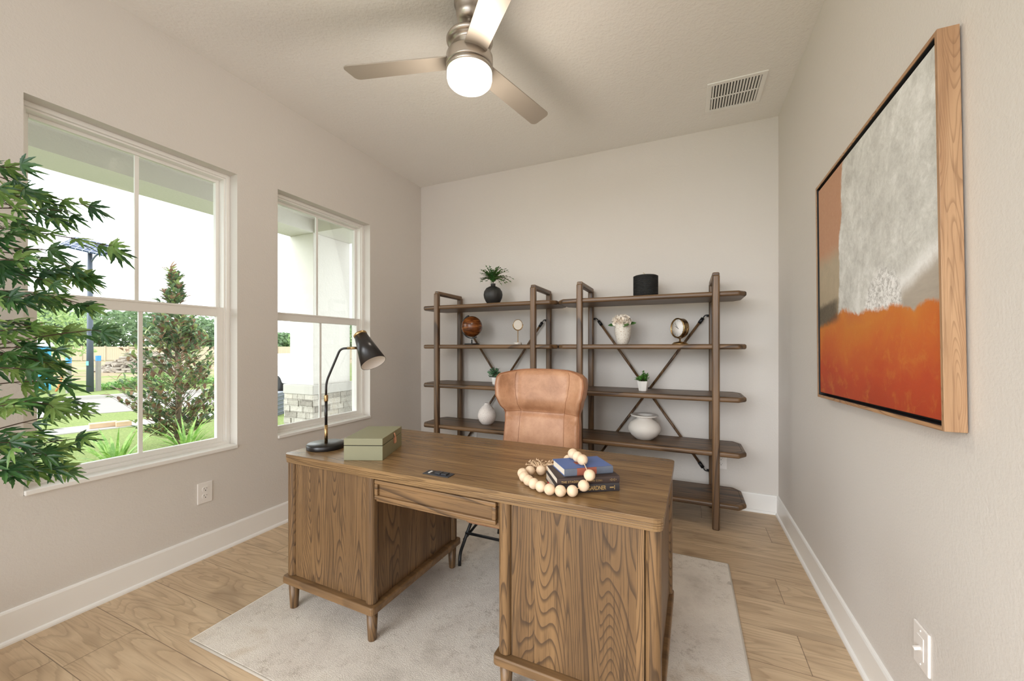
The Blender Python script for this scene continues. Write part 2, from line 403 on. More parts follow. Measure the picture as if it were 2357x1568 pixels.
# ------------------------------------------------------------------ ceiling fan
fx, fy = -.995, 1.718
fan = thing('ceiling_fan', 'brushed nickel three-blade ceiling fan with a lit round glass light', 'ceiling fan', (fx, fy, ZC))
def Z(z): return z - ZC
bm = B(); lathe(bm, [(0, 0), (.078, 0), (.078, -.012), (.070, -.020), (.066, -.060), (.062, -.085), (.040, -.100), (.020, -.100)][::-1], 40); obj('canopy', bm, M['nickel'], fan)
bm = B(); tube(bm, [(0, 0, -.09), (0, 0, Z(2.78))], .012, 16); obj('downrod', bm, M['nickel'], fan)
bm = B(); lathe(bm, [(0, Z(2.785)), (.03, Z(2.80)), (.034, Z(2.815)), (.018, Z(2.82)), (0, Z(2.82))], 32); obj('rod_collar', bm, M['nickel'], fan)
bm = B()
lathe(bm, [(.0, Z(2.662)), (.116, Z(2.662)), (.117, Z(2.667)), (.117, Z(2.714)), (.115, Z(2.718)), (.110, Z(2.720)), (.100, Z(2.722)), (.088, Z(2.760)), (.086, Z(2.775)),
           (.100, Z(2.778)), (.112, Z(2.784)), (.117, Z(2.794)), (.112, Z(2.804)), (.096, Z(2.808)), (.05, Z(2.806)), (0, Z(2.802))], 64)
obj('motor_housing', bm, M['nickel'], fan)
bm = B(); lathe(bm, [(0, Z(2.636)), (.1155, Z(2.636)), (.1155, Z(2.656)), (.112, Z(2.658)), (.112, Z(2.663)), (0, Z(2.663))], 64); obj('light_ring', bm, M['nickel'], fan)
bm = B(); lathe(bm, [(0, Z(2.572)), (.075, Z(2.573)), (.098, Z(2.579)), (.109, Z(2.590)), (.113, Z(2.605)), (.113, Z(2.636)), (0, Z(2.636))], 64); obj('glass_light', bm, M['globe'], fan, label='lit opal glass drum light')
for k in range(3):
    ang = math.radians(76 + 120 * k)
    bm = B(); pts = []
    r0, r1, w0, w1 = .105, .66, .056, .066
    pts = [(r0, -w0), (r1 - .045, -w1)]
    for i in range(7): a = -PI / 2 + i * PI / 2 / 6; pts.append((r1 - .03 + .03 * math.cos(a) - .015 , -w1 + .03 + .03 * math.sin(a)))
    for i in range(7): a = i * PI / 2 / 6; pts.append((r1 - .035 + .03 * math.cos(a), w1 - .03 + .03 * math.sin(a)))
    pts.append((r0, w0))
    prism(bm, pts, -.003, .003, xf=Matrix.Translation((0, 0, Z(2.70))) @ Matrix.Rotation(ang, 4, 'Z') @ Matrix.Rotation(math.radians(-8), 4, 'X'))
    obj('fan_blade', bm, M['blade'], fan, .001)
pl = bpy.data.lights.new('fan_bulb', 'POINT'); pl.energy = 4; pl.color = (1, .90, .78); pl.shadow_soft_size = .1
po = bpy.data.objects.new('fan_bulb', pl); COL.objects.link(po); po.parent = fan; po.location = (0, 0, Z(2.46))

# ------------------------------------------------------------------ painting
def art_mat():
    g = NG('abstract_painting'); c = g.co(); x, y, z = g.sep(c)     # s: left->right = -y ; t: up
    s = g.math('MULTIPLY_ADD', y, -1 / 1.0, .5); t = g.math('MULTIPLY_ADD', z, 1 / 1.0, .5)
    n = g.noise(c, 4, 5, .6, .4); nf = g.noise(c, 16, 5, .7, .5); st = g.noise(g.map(c, (1, 1, 5)), 9, 5, .7)
    def wob(v, a, b=0.): return g.math('ADD', v, g.math('ADD', g.math('MULTIPLY_ADD', n, a, -a / 2), g.math('MULTIPLY_ADD', nf, a * .6, -a * .3)))
    n3 = g.noise(c, 60, 6, .8, .6)
    white = g.ramp(g.math('ADD', g.math('MULTIPLY_ADD', nf, .45, g.math('MULTIPLY', n, .25)), g.math('MULTIPLY', n3, .3)), [(.36, srgb(182, 181, 176)), (.5, srgb(212, 212, 207)), (.62, srgb(236, 236, 233))])
    tan = g.mix(n3, srgb(176, 124, 92), srgb(202, 156, 124))
    beige = g.mix(nf, srgb(158, 146, 124), srgb(196, 178, 150))
    left = g.mix(g.step(wob(t, .12), .58, .70), beige, tan)
    sl = g.math('ADD', wob(s, .07), g.math('MULTIPLY', g.math('SUBTRACT', 1., t), .10))
    col = g.mix(g.step(sl, .315, .335), left, white)
    # grey-beige field low on the right, under a rising diagonal
    diag = g.math('SUBTRACT', g.math('MULTIPLY_ADD', s, .30, .155), wob(t, .05))
    gb = g.math('MULTIPLY', g.step(diag, .0, .015), g.step(wob(s, .08), .60, .70))
    col = g.mix(gb, col, g.mix(st, srgb(158, 148, 136), srgb(196, 186, 172)))
    ring = g.math('MULTIPLY', g.step(g.math('ABSOLUTE', diag), .05, .0), g.step(s, .5, .6))
    col = g.mix(g.math('MULTIPLY', ring, g.math('MULTIPLY_ADD', n3, 1.2, .2)), col, srgb(244, 244, 243))
    dx = g.math('SUBTRACT', s, .66); dy = g.math('MULTIPLY', g.math('SUBTRACT', t, .33), 1.0)
    rr = g.math('SQRT', g.math('ADD', g.math('MULTIPLY', dx, dx), g.math('MULTIPLY', dy, dy)))
    col = g.mix(g.math('MULTIPLY', g.step(wob(rr, .10), .155, .115), .95), col, g.mix(g.step(n3, .38, .58), srgb(178, 176, 172), srgb(248, 248, 247)))
    # orange ground
    org = g.ramp(g.math('ADD', t, g.math('MULTIPLY_ADD', n, .3, -.15)), [(.0, srgb(168, 58, 24)), (.12, srgb(186, 72, 32)), (.24, srgb(202, 104, 38)), (.33, srgb(206, 124, 44)), (.42, srgb(198, 112, 52))])
    org = g.mix(g.math('MULTIPLY', g.step(nf, .5, .7), .35), org, srgb(214, 142, 60))
    edge = g.math('ADD', wob(t, .09), g.math('MULTIPLY', g.math('ABSOLUTE', g.math('SUBTRACT', s, .36)), .09))
    om = g.step(edge, .375, .355)
    col = g.mix(om, col, org)
    dk = g.math('MULTIPLY', g.step(g.math('ABSOLUTE', g.math('SUBTRACT', wob(t, .05), .375)), .065, .03), g.step(wob(s, .1), .30, .20))
    col = g.mix(g.math('MULTIPLY', dk, g.math('MULTIPLY_ADD', n3, .6, .55)), col, srgb(74, 66, 52))
    g.bump(n3, .3, .002); return g.done(col, .55)
M['art'] = art_mat()
pt = thing('framed_painting', 'square abstract orange, white and tan painting in a wood frame on the right wall', 'painting', (XR - .001, 1.855, 1.545))
pt.rotation_euler = (math.radians(-1.8), 0, 0)
bm = B(); h = .513; d = .047
box(bm, -d, -.004, h - .012, h, -h, h); obj('frame_side', bm, M['frame_wood'], pt, .001)
bm = B(); box(bm, -d, -.004, -h, -h + .012, -h, h); obj('frame_side', bm, M['frame_wood'], pt, .001)
for za, zb in ((h - .012, h), (-h, -h + .012)):
    bm = B(); box(bm, -d, -.004, -h + .012, h - .012, za, zb); obj('frame_rail', bm, M['frame_wood_h'], pt, .001)
bm = B(); q0, q1 = h - .0135, h - .012
box(bm, -d + .002, -.010, q0, q1, -q1, q1); box(bm, -d + .002, -.010, -q1, -q0, -q1, q1); box(bm, -d + .002, -.010, -q0, q0, q0, q1); box(bm, -d + .002, -.010, -q0, q0, -q1, -q0); obj('gap_shade_liner', bm, M['black'], pt)  # black strips put in as the shade of the gap around the canvas
bm = B(); box(bm, -.014, -.008, -h + .012, h - .012, -h + .012, h - .012); obj('frame_backing', bm, M['black'], pt)
bm = B(); box(bm, -d + .006, -.014, -h + .024, h - .024, -h + .024, h - .024); obj('canvas', bm, M['art'], pt, .002)

# ------------------------------------------------------------------ rug
rg = thing('area_rug', 'large cream and grey distressed rug under the desk', 'rug', (-.855, 1.769, 0))
bm = B(); box(bm, -1.075, 1.075, -.793, .793, 0, .011); obj('pile', bm, M['rug'], rg, .003)
bm = B(); tube(bm, arc([(-1.077, -.795, .0055), (1.077, -.795, .0055), (1.077, .795, .0055), (-1.077, .795, .0055), (-1.077, -.795, .0055)], .004, 2), .0055, 8); obj('binding', bm, M['rug_edge'], rg)

# ------------------------------------------------------------------ desk
DZ = .011
desk = thing('executive_desk', 'brown oak double-pedestal desk standing on the rug', 'desk', (-.900, 1.590, DZ), math.radians(-1.2))
T0 = .75 - DZ
def rrect(x0, x1, y0, y1, r, n=4):
    out = []
    for cx, cy, a0 in ((x1 - r, y1 - r, 0), (x0 + r, y1 - r, 90), (x0 + r, y0 + r, 180), (x1 - r, y0 + r, 270)):
        for i in range(n + 1): a = math.radians(a0 + 90 * i / n); out.append((cx + r * math.cos(a), cy + r * math.sin(a)))
    return out
bm = B(); zc = T0
for th_, ins in ((.0150, 0), (.0012, .0022), (.0065, .0004), (.0012, .0022), (.0065, .0010), (.0012, .0030), (.0084, .0022)):
    prism(bm, rrect(-.848 + ins, .848 - ins, -.342 + ins, .340 - ins, .028), zc - th_, zc); zc -= th_
obj('desktop', bm, M['desk_top'], desk, .0008, seg=2)
for side, (x0, x1) in enumerate(((-.836, -.292), (.296, .841))):
    y0, y1 = -.334, .320; zt = T0 - .040; z0 = .162; pw = .047
    n_ = pw + .002; i_ = .014; X0, X1, Y0, Y1 = x0, x1, y0, y1
    poly = [(X0 + n_, Y0 + i_), (X1 - n_, Y0 + i_), (X1 - n_, Y0 + n_), (X1 - i_, Y0 + n_), (X1 - i_, Y1 - n_), (X1 - n_, Y1 - n_), (X1 - n_, Y1 - i_), (X0 + n_, Y1 - i_), (X0 + n_, Y1 - n_), (X0 + i_, Y1 - n_), (X0 + i_, Y0 + n_), (X0 + n_, Y0 + n_)]
    bm = B(); prism(bm, poly, z0, zt); ped = obj('pedestal', bm, M['desk_v'], desk)
    for px, py in ((x0, y0), (x1 - pw, y0), (x0, y1 - pw), (x1 - pw, y1 - pw)):
        cx, cy = px + pw / 2, py + pw / 2
        pts = rrect(px, px + pw, py, py + pw, .020, 6)
        bm = B(); prism(bm, pts, z0, zt); obj('corner_post', bm, M['desk_v'], desk, .002)
    bm = B(); prism(bm, rrect(x0 - .013, x1 + (.005 if side else .013), y0 - .014, y1 + .014, .014, 3), z0 - .037, z0 - .002); obj('base_rail', bm, M['desk_rail'], desk, .006, seg=3)
    for px in (x0 + .024, x1 - .024):
        for py in (y0 + .024, y1 - .024):
            bm = B(); lathe(bm, [(0, 0), (.0165, 0), (.0182, .004), (.0240, z0 - .037), (0, z0 - .037)], 20, (px, py)); obj('leg', bm, M['desk_v'], desk)
bm = B(); box(bm, -.290, .294, -.312, -.300, .60 - DZ + .006, T0 - .040)
box(bm, -.292, .296, -.300, .30, T0 - .060, T0 - .040); obj('apron', bm, M['desk_h'], desk)
dx0, dx1, dz0, dz1 = -.284, .288, .610, T0 - .047
dr = None
bm = B(); box(bm, dx0 + .010, dx1 - .010, -.320, -.312, dz0 + .01, dz1 - .01); dr = obj('drawer', bm, M['desk_h'], desk, .001)
bm = B(); fw = .017
for a0, a1, b0, b1 in ((dx0, dx1, dz0, dz0 + fw), (dx0, dx1, dz1 - fw, dz1), (dx0, dx0 + fw, dz0 + fw, dz1 - fw), (dx1 - fw, dx1, dz0 + fw, dz1 - fw)): box(bm, a0, a1, -.332, -.316, b0, b1)
obj('drawer_molding', bm, M['desk_h'], dr, .004, seg=3)
pr = obj_ = None
M['outletblack'] = plain('black_outlet_plastic', (.03, .032, .04, 1), .35)
bm = B(); box(bm, -.061, .061, -.024, .024, 0, .003); pw_ = obj('power_outlet', bm, M['outletblack'], desk, .001, label='black recessed power strip plate'); pw_.location = (.003, -.277, T0)
bm = B(); box(bm, -.012, .012, -.013, .015, .003, .008); a = obj('socket', bm, M['outletblack'], pw_, .001); a.location = (.002, 0, 0)
bm = B(); box(bm, -.012, .012, -.013, .015, .003, .008); a = obj('socket', bm, M['outletblack'], pw_, .001); a.location = (.031, 0, 0)
bm = B(); box(bm, -.044, -.036, -.010, .012, .003, .0045); a = obj('usb_port', bm, M['plastic'], pw_)
bm = B(); box(bm, -.030, -.023, -.010, .012, .003, .0035); box(bm, -.018, -.013, -.010, .012, .003, .0035); obj('usb_slots', bm, M['black'], pw_)

# ------------------------------------------------------------------ office chair
ch = thing('office_chair', 'tan leather wingback desk chair on black metal legs behind the desk', 'chair', (-.845, 2.13, DZ))
def back_pt(u, v):
    """u -1..1 across, v 0..1 up the backrest; front surface (faces -y)"""
    z = .40 + v * .712
    zz = z
    ws = [(.40, .254), (.62, .252), (.75, .248), (.83, .246), (.90, .268), (.96, .285), (1.03, .291), (1.08, .287), (1.112, .268)]
    w = ws[-1][1]
    for (a, wa), (b, wb) in zip(ws, ws[1:]):
        if a <= zz <= b: t = (zz - a) / (b - a); t = t * t * (3 - 2 * t); w = wa + (wb - wa) * t; break
    yb = .175 + (z - .40) * .16
    wing = max(0, (abs(u) - .58) / .42)
    amt = .035 + .07 * max(0, min(1, (z - .78) / .16))
    y = yb - amt * wing ** 1.6
    seamz = .838
    pad = .012 * (1 - min(1, abs(z - seamz) / .03) ** 2 if abs(z - seamz) < .03 else 0)
    y += pad
    if z > seamz: y -= .034 * math.sin(min(1, (z - seamz) / .10) * PI / 2)
    if abs(abs(u) - .58) < .05: y += .004 * (1 - abs(abs(u) - .58) / .05)
    return V(u * w, y, z - DZ)
bm = B(); NU, NV = 40, 60; F = []; K = []
for j in range(NV + 1):
    v = j / NV; rowf = []; rowb = []
    for i in range(NU + 1):
        u = -1 + 2 * i / NU; p = back_pt(u, v)
        drop = .030 * abs(u) ** 3 * max(0, (v - .8) / .2)
        ee = min(1, (1 - abs(u)) / .08); et = min(1, (1 - v) / .06)
        rnd_ = (1 - math.sqrt(max(0, 1 - (1 - ee) ** 2))) + (1 - math.sqrt(max(0, 1 - (1 - et) ** 2)))
        p = p + V(0, .030 * min(1, rnd_), -drop); rowf.append(bm.verts.new(p))
        pb = V(p.x, .175 + (p.z + DZ - .40) * .16 + .085 - .02 * (1 - ee) - .05 * max(0, (abs(u) - .6) / .4) * max(0, min(1, (p.z - .75) / .16)) - .03 * (1 - et), p.z); pb.y = max(pb.y, p.y + .018)
        rowb.append(bm.verts.new(pb))
    F.append(rowf); K.append(rowb)
for j in range(NV):
    for i in range(NU):
        bm.faces.new([F[j][i], F[j][i + 1], F[j + 1][i + 1], F[j + 1][i]]); bm.faces.new([K[j][i + 1], K[j][i], K[j + 1][i], K[j + 1][i + 1]])
for j in range(NV):
    bm.faces.new([F[j][0], F[j + 1][0], K[j + 1][0], K[j][0]]); bm.faces.new([F[j + 1][NU], F[j][NU], K[j][NU], K[j + 1][NU]])
for i in range(NU):
    bm.faces.new([F[NV][i], F[NV][i + 1], K[NV][i + 1], K[NV][i]]); bm.faces.new([F[0][i + 1], F[0][i], K[0][i], K[0][i + 1]])
edgeL = [F[j][0].co.copy() for j in range(0, NV + 1, 2)]; edgeR = [F[j][NU].co.copy() for j in range(0, NV + 1, 2)]; edgeT = [F[NV][i].co.copy() for i in range(0, NU + 1, 2)]
def seam_line(us, vs):
    out = []
    for u, v in zip(us, vs):
        p = back_pt(u, v); drop = .030 * abs(u) ** 3 * max(0, (v - .8) / .2); out.append(p + V(0, -.0005, -drop))
    return out
bk = obj('backrest', bm, M['leather'], ch, smooth=True)
bm = B(); tube(bm, edgeL + edgeT[1:-1] + edgeR[::-1], .0045, 8); obj('piping', bm, M['piping'], bk)
bm = B()
lin = [i / 24 for i in range(25)]
for s_ in (-1, 1):
    tube(bm, seam_line([s_ * (.62 - .02 * t) for t in lin], [.615 * t + .0 for t in lin]), .0011, 5)
    tube(bm, seam_line([s_ * (.60 + .04 * t) for t in lin], [.615 + .375 * t for t in lin]), .0011, 5)
tube(bm, seam_line([-1 + 2 * t for t in lin], [.615] * 25), .0014, 5)
obj('seam', bm, M['piping'], bk)
# seat
bm = B()
prism(bm, rrect(-.250, .262, -.345, .20, .06, 6), .314, .440); obj('seat', bm, M['leather'], ch, .028, seg=4, smooth=True)
bm = B(); prism(bm, rrect(-.20, .20, -.24, .18, .04, 4), .302, .316); obj('seat_plate', bm, M['blk_metal'], ch, .003)
for s_ in (-1, 1):
    bm = B(); X = s_
    tube(bm, arc([(X * .255, -.17, .308), (X * .342, -.190, .06), (X * .332, -.211, 0)], .03, 5), .0095, 10); lg = obj('leg', bm, M['blk_metal'], ch)
    bm = B(); tube(bm, arc([(X * .318, -.187, .14), (X * .28, -.05, .215), (X * .20, .12, .308)], .05, 4), .008, 10); obj('side_brace', bm, M['blk_metal'], lg)
    bm = B(); tube(bm, arc([(X * .20, .13, .308), (X * .26, .18, .16), (X * .30, .23, 0)], .05, 4), .0095, 10); obj('leg', bm, M['blk_metal'], ch)
bm = B(); tube(bm, [(-.306, -.186, .183), (.306, -.186, .183)], .008, 10); obj('stretcher', bm, M['blk_metal'], ch)

# ------------------------------------------------------------------ bookshelves
TOPS = [1.640, 1.277, .915, .538, .186]
def bookshelf(xl, xr, label):
    cx = (xl + xr) / 2; hw = (xr - xl) / 2
    r = thing('bookshelf', label, 'bookshelf', (cx, 3.25, 0), 0, 'pair of open wooden bookshelves')
    yf0, yb0 = -.215, .190; pr_ = .0235
    for s_ in (-1, 1):
        X = s_ * hw
        def post(y):
            bm = B(); prism(bm, rrect(X - .0235, X + .0235, y - .0235, y + .0235, .012, 4), 0, 1.752); return obj('post', bm, M['shelf_v'], r, .010, seg=3)
        post(yf0); post(yb0)
        bm = B(); prism(bm, rrect(-.0225, .0225, -.020, .020, .010, 3), yf0 - .006, yb0 + .006, xf=Matrix.Translation((X, 0, 1.752)) @ Matrix.Rotation(-PI / 2, 4, 'X')); obj('top_rail', bm, M['shelf_y'], r, .006, seg=3)
    for zt in TOPS:
        a = hw + .190; y0, y1 = -.222, .175; c = .062; th = .036
        bm = B(); pts = [(-a + c * .75, y0), (a - c * .75, y0), (a, y0 + c * 1.1), (a, y1 - c * 1.1), (a - c * .75, y1), (-a + c * .75, y1), (-a, y1 - c * 1.1), (-a, y0 + c * 1.1)]
        prism(bm, pts, zt - th, zt); sh = obj('shelf', bm, M['shelf_h'], r, .0125, seg=4, smooth=False)
        # routed line that frames the veneer field
        bm = B(); inn = .024; q = [(px * (a - inn) / a, (py - (y0 + y1) / 2) * ((y1 - y0) / 2 - inn) / ((y1 - y0) / 2) + (y0 + y1) / 2, zt - .0002) for px, py in pts]
        tube(bm, q + [q[0]], .0012, 4); obj('inlay_groove', bm, M['dark'], sh)
    # cross braces with black turnbuckle ends, behind the shelves
    yy = .190; z0, z1 = .27, 1.515
    ends = {(-1, 1): V(-hw + .062, yy, z1 - .025), (1, 1): V(hw - .062, yy, z1 - .025), (-1, -1): V(-hw + .062, yy, z0 + .03), (1, -1): V(hw - .062, yy, z0 + .03)}
    mid = V(0, yy, (z0 + z1) / 2)
    for k, e in ends.items():
        d = (e - mid).normalized()
        bm = B(); tube(bm, [mid + d * .02, e - d * .03], .0105, 12); br = obj('cross_brace', bm, M['shelf_v'], r)
        bm = B(); tube(bm, [e - d * .055, e - d * .005], .0135, 12)
        hook = arc([e - d * .01, e + d * .022, e + V(k[0] * .045, 0, k[1] * .018), V(k[0] * (hw - .020), yy, e.z + k[1] * .012)], .01, 4)
        tube(bm, hook, .0045, 8)
        tube(bm, [V(k[0] * (hw - .040), yy, e.z + k[1] * .012), V(k[0] * (hw - .022), yy, e.z + k[1] * .012)], .009, 10)
        obj('brace_fitting', bm, M['blk_metal'], br)
    bm = B(); tube(bm, [mid + V(0, -.012, 0), mid + V(0, .012, 0)], .028, 20); sphere(bm, mid, .018); obj('brace_hub', bm, M['blk_metal'], r)
    return r
bookshelf(-2.105, -1.152, 'left open walnut-brown bookshelf beside the window wall, globe on its second shelf')
bookshelf(-.762, .190, 'right open walnut-brown bookshelf, black candle on its top shelf')
# ------------------------------------------------------------------ things on the shelves
def leaf(bm, base, d, up, L, W, mat=0, fold=.15, n=3, droop=0.):
    """simple pointed leaf blade, folded along the midrib"""
    d = d.normalized(); s = d.cross(up); s = s.normalized() if s.length > 1e-4 else d.orthogonal().normalized(); u = s.cross(d)
    prof = [(0, .12), (.3, .85), (.6, .95), (.85, .5), (1, 0)]
    mids = []; ls = []; rs = []
    for t, w in prof:
        p = base + d * (L * t) - Vector((0, 0, 1)) * (droop * L * t * t)
        mids.append(bm.verts.new(p)); 
        if w > 0:
            ls.append(bm.verts.new(p + s * (W * w / 2) + u * (fold * W * w))); rs.append(bm.verts.new(p - s * (W * w / 2) + u * (fold * W * w)))
    for i in range(len(prof) - 1):
        for side in (ls, rs):
            if i + 1 < len(side): f = bm.faces.new([mids[i], side[i], side[i + 1], mids[i + 1]])
            else: f = bm.faces.new([mids[i], side[i], mids[i + 1]])
            f.material_index = mat; f.smooth = True
def rdir(r, zlo=-1, zhi=1):
    a = r.uniform(0, 2 * PI); z = r.uniform(zlo, zhi); q = math.sqrt(max(0, 1 - z * z)); return V(q * math.cos(a), q * math.sin(a), z)
def leaf_mat(name, c1, c2, rough=.45):
    g = NG(name); c = g.co(); n = g.noise(c, 9, 2); f = g.noise(c, 60, 2)
    col = g.mix(g.step(g.math('ADD', n, g.math('MULTIPLY_ADD', f, .3, -.15)), .35, .65), c1, c2)
    m = g.done(col, rough); tl = g.n('ShaderNodeBsdfTranslucent'); mx = g.n('ShaderNodeMixShader'); mx.inputs[0].default_value = .3
    g.l(col, tl.inputs[0]); g.l(g.b.outputs[0], mx.inputs[1]); g.l(tl.outputs[0], mx.inputs[2]); g.l(mx.outputs[0], g.out.inputs[0])
    return m
M['gr_dark'] = leaf_mat('fern_green', srgb(60, 110, 52), srgb(112, 158, 84)); M['gr_sage'] = leaf_mat('sage_green', srgb(92, 140, 108), srgb(150, 188, 148)); M['gr_bright'] = leaf_mat('bright_green', srgb(84, 148, 62), srgb(140, 196, 100))
M['stem'] = plain('plant_stem', srgb(86, 74, 48), .7)
# black vase and fern
def dark_vase_mat():
    g = NG('charred_black_vase'); c = g.co(); x, y, z = g.sep(c); n = g.noise(g.map(c, (1, 1, .05)), 60, 3, .6)
    g.bump(n, .8, .004); return g.done(g.mix(n, (.010, .010, .010, 1), (.035, .034, .032, 1)), .5)
M['vase_black'] = dark_vase_mat()
vx, vy, vz = -1.607, 3.20, 1.64
bm = B(); lathe(bm, [(0, 0), (.042, 0), (.048, .006), (.066, .028), (.082, .062), (.087, .092), (.082, .122), (.062, .152), (.036, .166), (.022, .170), (.021, .188), (.025, .192), (.022, .194), (.017, .190), (.016, .172), (0, .165)], 40)
tag(obj('round_vase', bm, M['vase_black']), 'round black ribbed vase on the top shelf of the left bookshelf', 'vase', loc=(vx, vy, vz))
fr = thing('fern_sprigs', 'green feathery fern sprigs in the round black vase', 'plant', (vx, vy, vz + .185))
r2 = random.Random(3); bm = B(); bs = B()
for k in range(60):
    a = r2.uniform(0, 2 * PI); L = r2.uniform(.10, .175); sp = r2.uniform(.2, 1.05)
    pts = []
    for i in range(9):
        t = i / 8; ang = sp * t * 1.25 + .15; 
        pts.append(V(math.cos(a) * L * t * math.sin(min(ang, 1.9)) * 1.1, math.sin(a) * L * t * math.sin(min(ang, 1.9)) * .8, L * t * math.cos(min(ang, 1.7)) + .01))
    tube(bs, pts, .0012, 4)
    for i in range(1, 9):
        d = (pts[i] - pts[i - 1]).normalized(); s = d.cross(V(0, 0, 1)); s = s.normalized() if s.length > .01 else V(1, 0, 0)
        for q in (-1, 1):
            leaf(bm, pts[i], (d * .7 + s * q + V(0, 0, r2.uniform(-.2, .3))), V(0, 0, 1), .032 * (1.15 - i / 14), .014, 0)
    leaf(bm, pts[-1], d, V(0, 0, 1), .026, .008)
obj('fronds', bm, M['gr_dark'], fr); obj('stems', bs, M['stem'], fr)
# wooden globe
gl = thing('desk_globe', 'small dark wood globe on a black stand in the left bookshelf', 'globe', (-1.829, 3.20, 1.277))
g = NG('walnut_globe'); c = g.co(); n = g.noise(g.map(c, (1, 1, 5), rot=(0, .35, 0)), 9, 4, .6); x, y, z = g.sep(g.map(c, rot=(0, .35, 0)))
st = g.math('LESS_THAN', g.math('FRACT', g.math('MULTIPLY', z, 36.)), .05); col = g.ramp(n, [(.3, srgb(44, 22, 10)), (.5, srgb(112, 62, 28)), (.72, srgb(178, 112, 58))])
M['globe_wood'] = g.done(g.mix(g.math('MULTIPLY', st, .7), col, srgb(24, 12, 6)), .25)
bm = B(); sphere(bm, (0, 0, .170), .0975, 40, 24); obj('ball', bm, M['globe_wood'], gl)
bm = B(); lathe(bm, [(0, 0), (.070, 0), (.071, .003), (.071, .010), (.068, .013), (0, .014)], 40); tube(bm, [(.0, 0, .01), (.0, 0, .050)], .006, 10); obj('stand_base', bm, M['blk_metal'], gl)
bm = B()
pts = [V(.108 * math.cos(a), 0, .170 + .108 * math.sin(a)) for a in [math.radians(108 + i * 9) for i in range(22)]]
for i, p in enumerate(pts[:-1]):
    pass
r_in, r_out = .1035, .1125
rings = []
for i in range(23):
    a = math.radians(108 + i * 8.6); cs, sn = math.cos(a), math.sin(a)
    rings.append([bm.verts.new((r_ * cs, w, .170 + r_ * sn)) for r_, w in ((r_in, -.008), (r_out, -.008), (r_out, .008), (r_in, .008))])
for a, b in zip(rings, rings[1:]):
    for i in range(4): bm.faces.new([a[i], a[(i + 1) % 4], b[(i + 1) % 4], b[i]])
bm.faces.new(rings[0]); bm.faces.new(rings[-1][::-1]); tube(bm, [(-.033, 0, .272), (-.030, 0, .262)], .004, 8); tube(bm, [(.034, 0, .064), (.030, 0, .078)], .004, 8)
obj('meridian_arm', bm, M['blk_metal'], gl)
# vanity mirror
mr = thing('vanity_mirror', 'tiny oval brass mirror on a beaded stem and round marble foot', 'mirror', (-1.361, 3.20, 1.277), math.radians(30))
M['marble'] = plain('pale_marble', srgb(222, 216, 208), .3, var=.1, scale=30)
bm = B(); lathe(bm, [(0, 0), (.036, 0), (.037, .004), (.037, .018), (.034, .021), (0, .021)], 32); obj('marble_foot', bm, M['marble'], mr)
bm = B(); prof = [(.006, .02), (.004, .026)]
for i in range(7): z = .03 + i * .0135; prof += [(.0028, z), (.0055, z + .004), (.0055, z + .006), (.0028, z + .010)]
prof += [(.003, .128), (0, .130)]; lathe(bm, prof, 14); tube(bm, [V(.046 * math.cos(a), 0, .176 + .050 * math.sin(a)) for a in [math.radians(180 + i * 12) for i in range(16)]], .0022, 8)
obj('stem', bm, M['brass'], mr)
bm = B(); tube(bm, [V(.040 * math.cos(a), 0, .176 + .046 * math.sin(a)) for a in [2 * PI * i / 36 for i in range(37)]], .0028, 8); sphere(bm, (-.046, 0, .176), .004, 8, 6); sphere(bm, (.046, 0, .176), .004, 8, 6); obj('mirror_rim', bm, M['brass'], mr)
bm = B(); prism(bm, [(.039 * math.cos(2 * PI * i / 36), .045 * math.sin(2 * PI * i / 36)) for i in range(36)], -.001, .001, xf=Matrix.Translation((0, 0, .176)) @ Matrix.Rotation(PI / 2, 4, 'X'))
obj('looking_glass', bm, M['chrome'], mr)
# small potted plants
M['ceramic'] = plain('white_glazed_ceramic', srgb(238, 236, 232), .22, var=.02)
def pot_plant(loc, sides, r0, r1, h, fr_, fh, mat, seed, label, rz=0, lw=.014):
    p = thing('potted_plant', label, 'plant', loc, rz); bm = B(); n = sides
    lathe(bm, [(0, 0), (r0 * .92, 0), (r0, .004), (r1, h), (r1 - .004, h), (r1 - .006, h - .008), (0, h - .008)], n, smooth=n > 8); obj('pot', bm, M['ceramic'], p, .0015)
    bm = B(); bs = B(); r3 = random.Random(seed)
    for k in range(44):
        d = rdir(r3, .10, 1); e = V(d.x * fr_, d.y * fr_, h - .004 + max(.01, d.z * fh)) * 1.0; e = V(0, 0, h - .008) + (e - V(0, 0, h - .008)) * r3.uniform(.6, 1)
        pts = [V(d.x * .01, d.y * .01, h - .01), V(e.x * .45, e.y * .45, h + (e.z - h) * .65), e]; tube(bs, pts, .0009, 4)
        for q in range(9):
            t = .3 + .7 * q / 8; pp = pts[1].lerp(pts[2], (t - .3) / .7); leaf(bm, pp, rdir(r3, -.1, .9), V(0, 0, 1), r3.uniform(.015, .024), lw, 0, .1)
    obj('foliage', bm, mat, p); obj('stems', bs, M['stem'], p)
pot_plant((-1.585, 3.20, .915), 32, .026, .035, .066, .082, .098, M['gr_sage'], 5, 'grey-green leafy plant in a white round pot, partly behind the chair', lw=.015)
pot_plant((-.303, 3.20, .915), 6, .033, .045, .078, .060, .078, M['gr_bright'], 9, 'bright green leafy plant in a white faceted pot in the right bookshelf', .3, lw=.012)
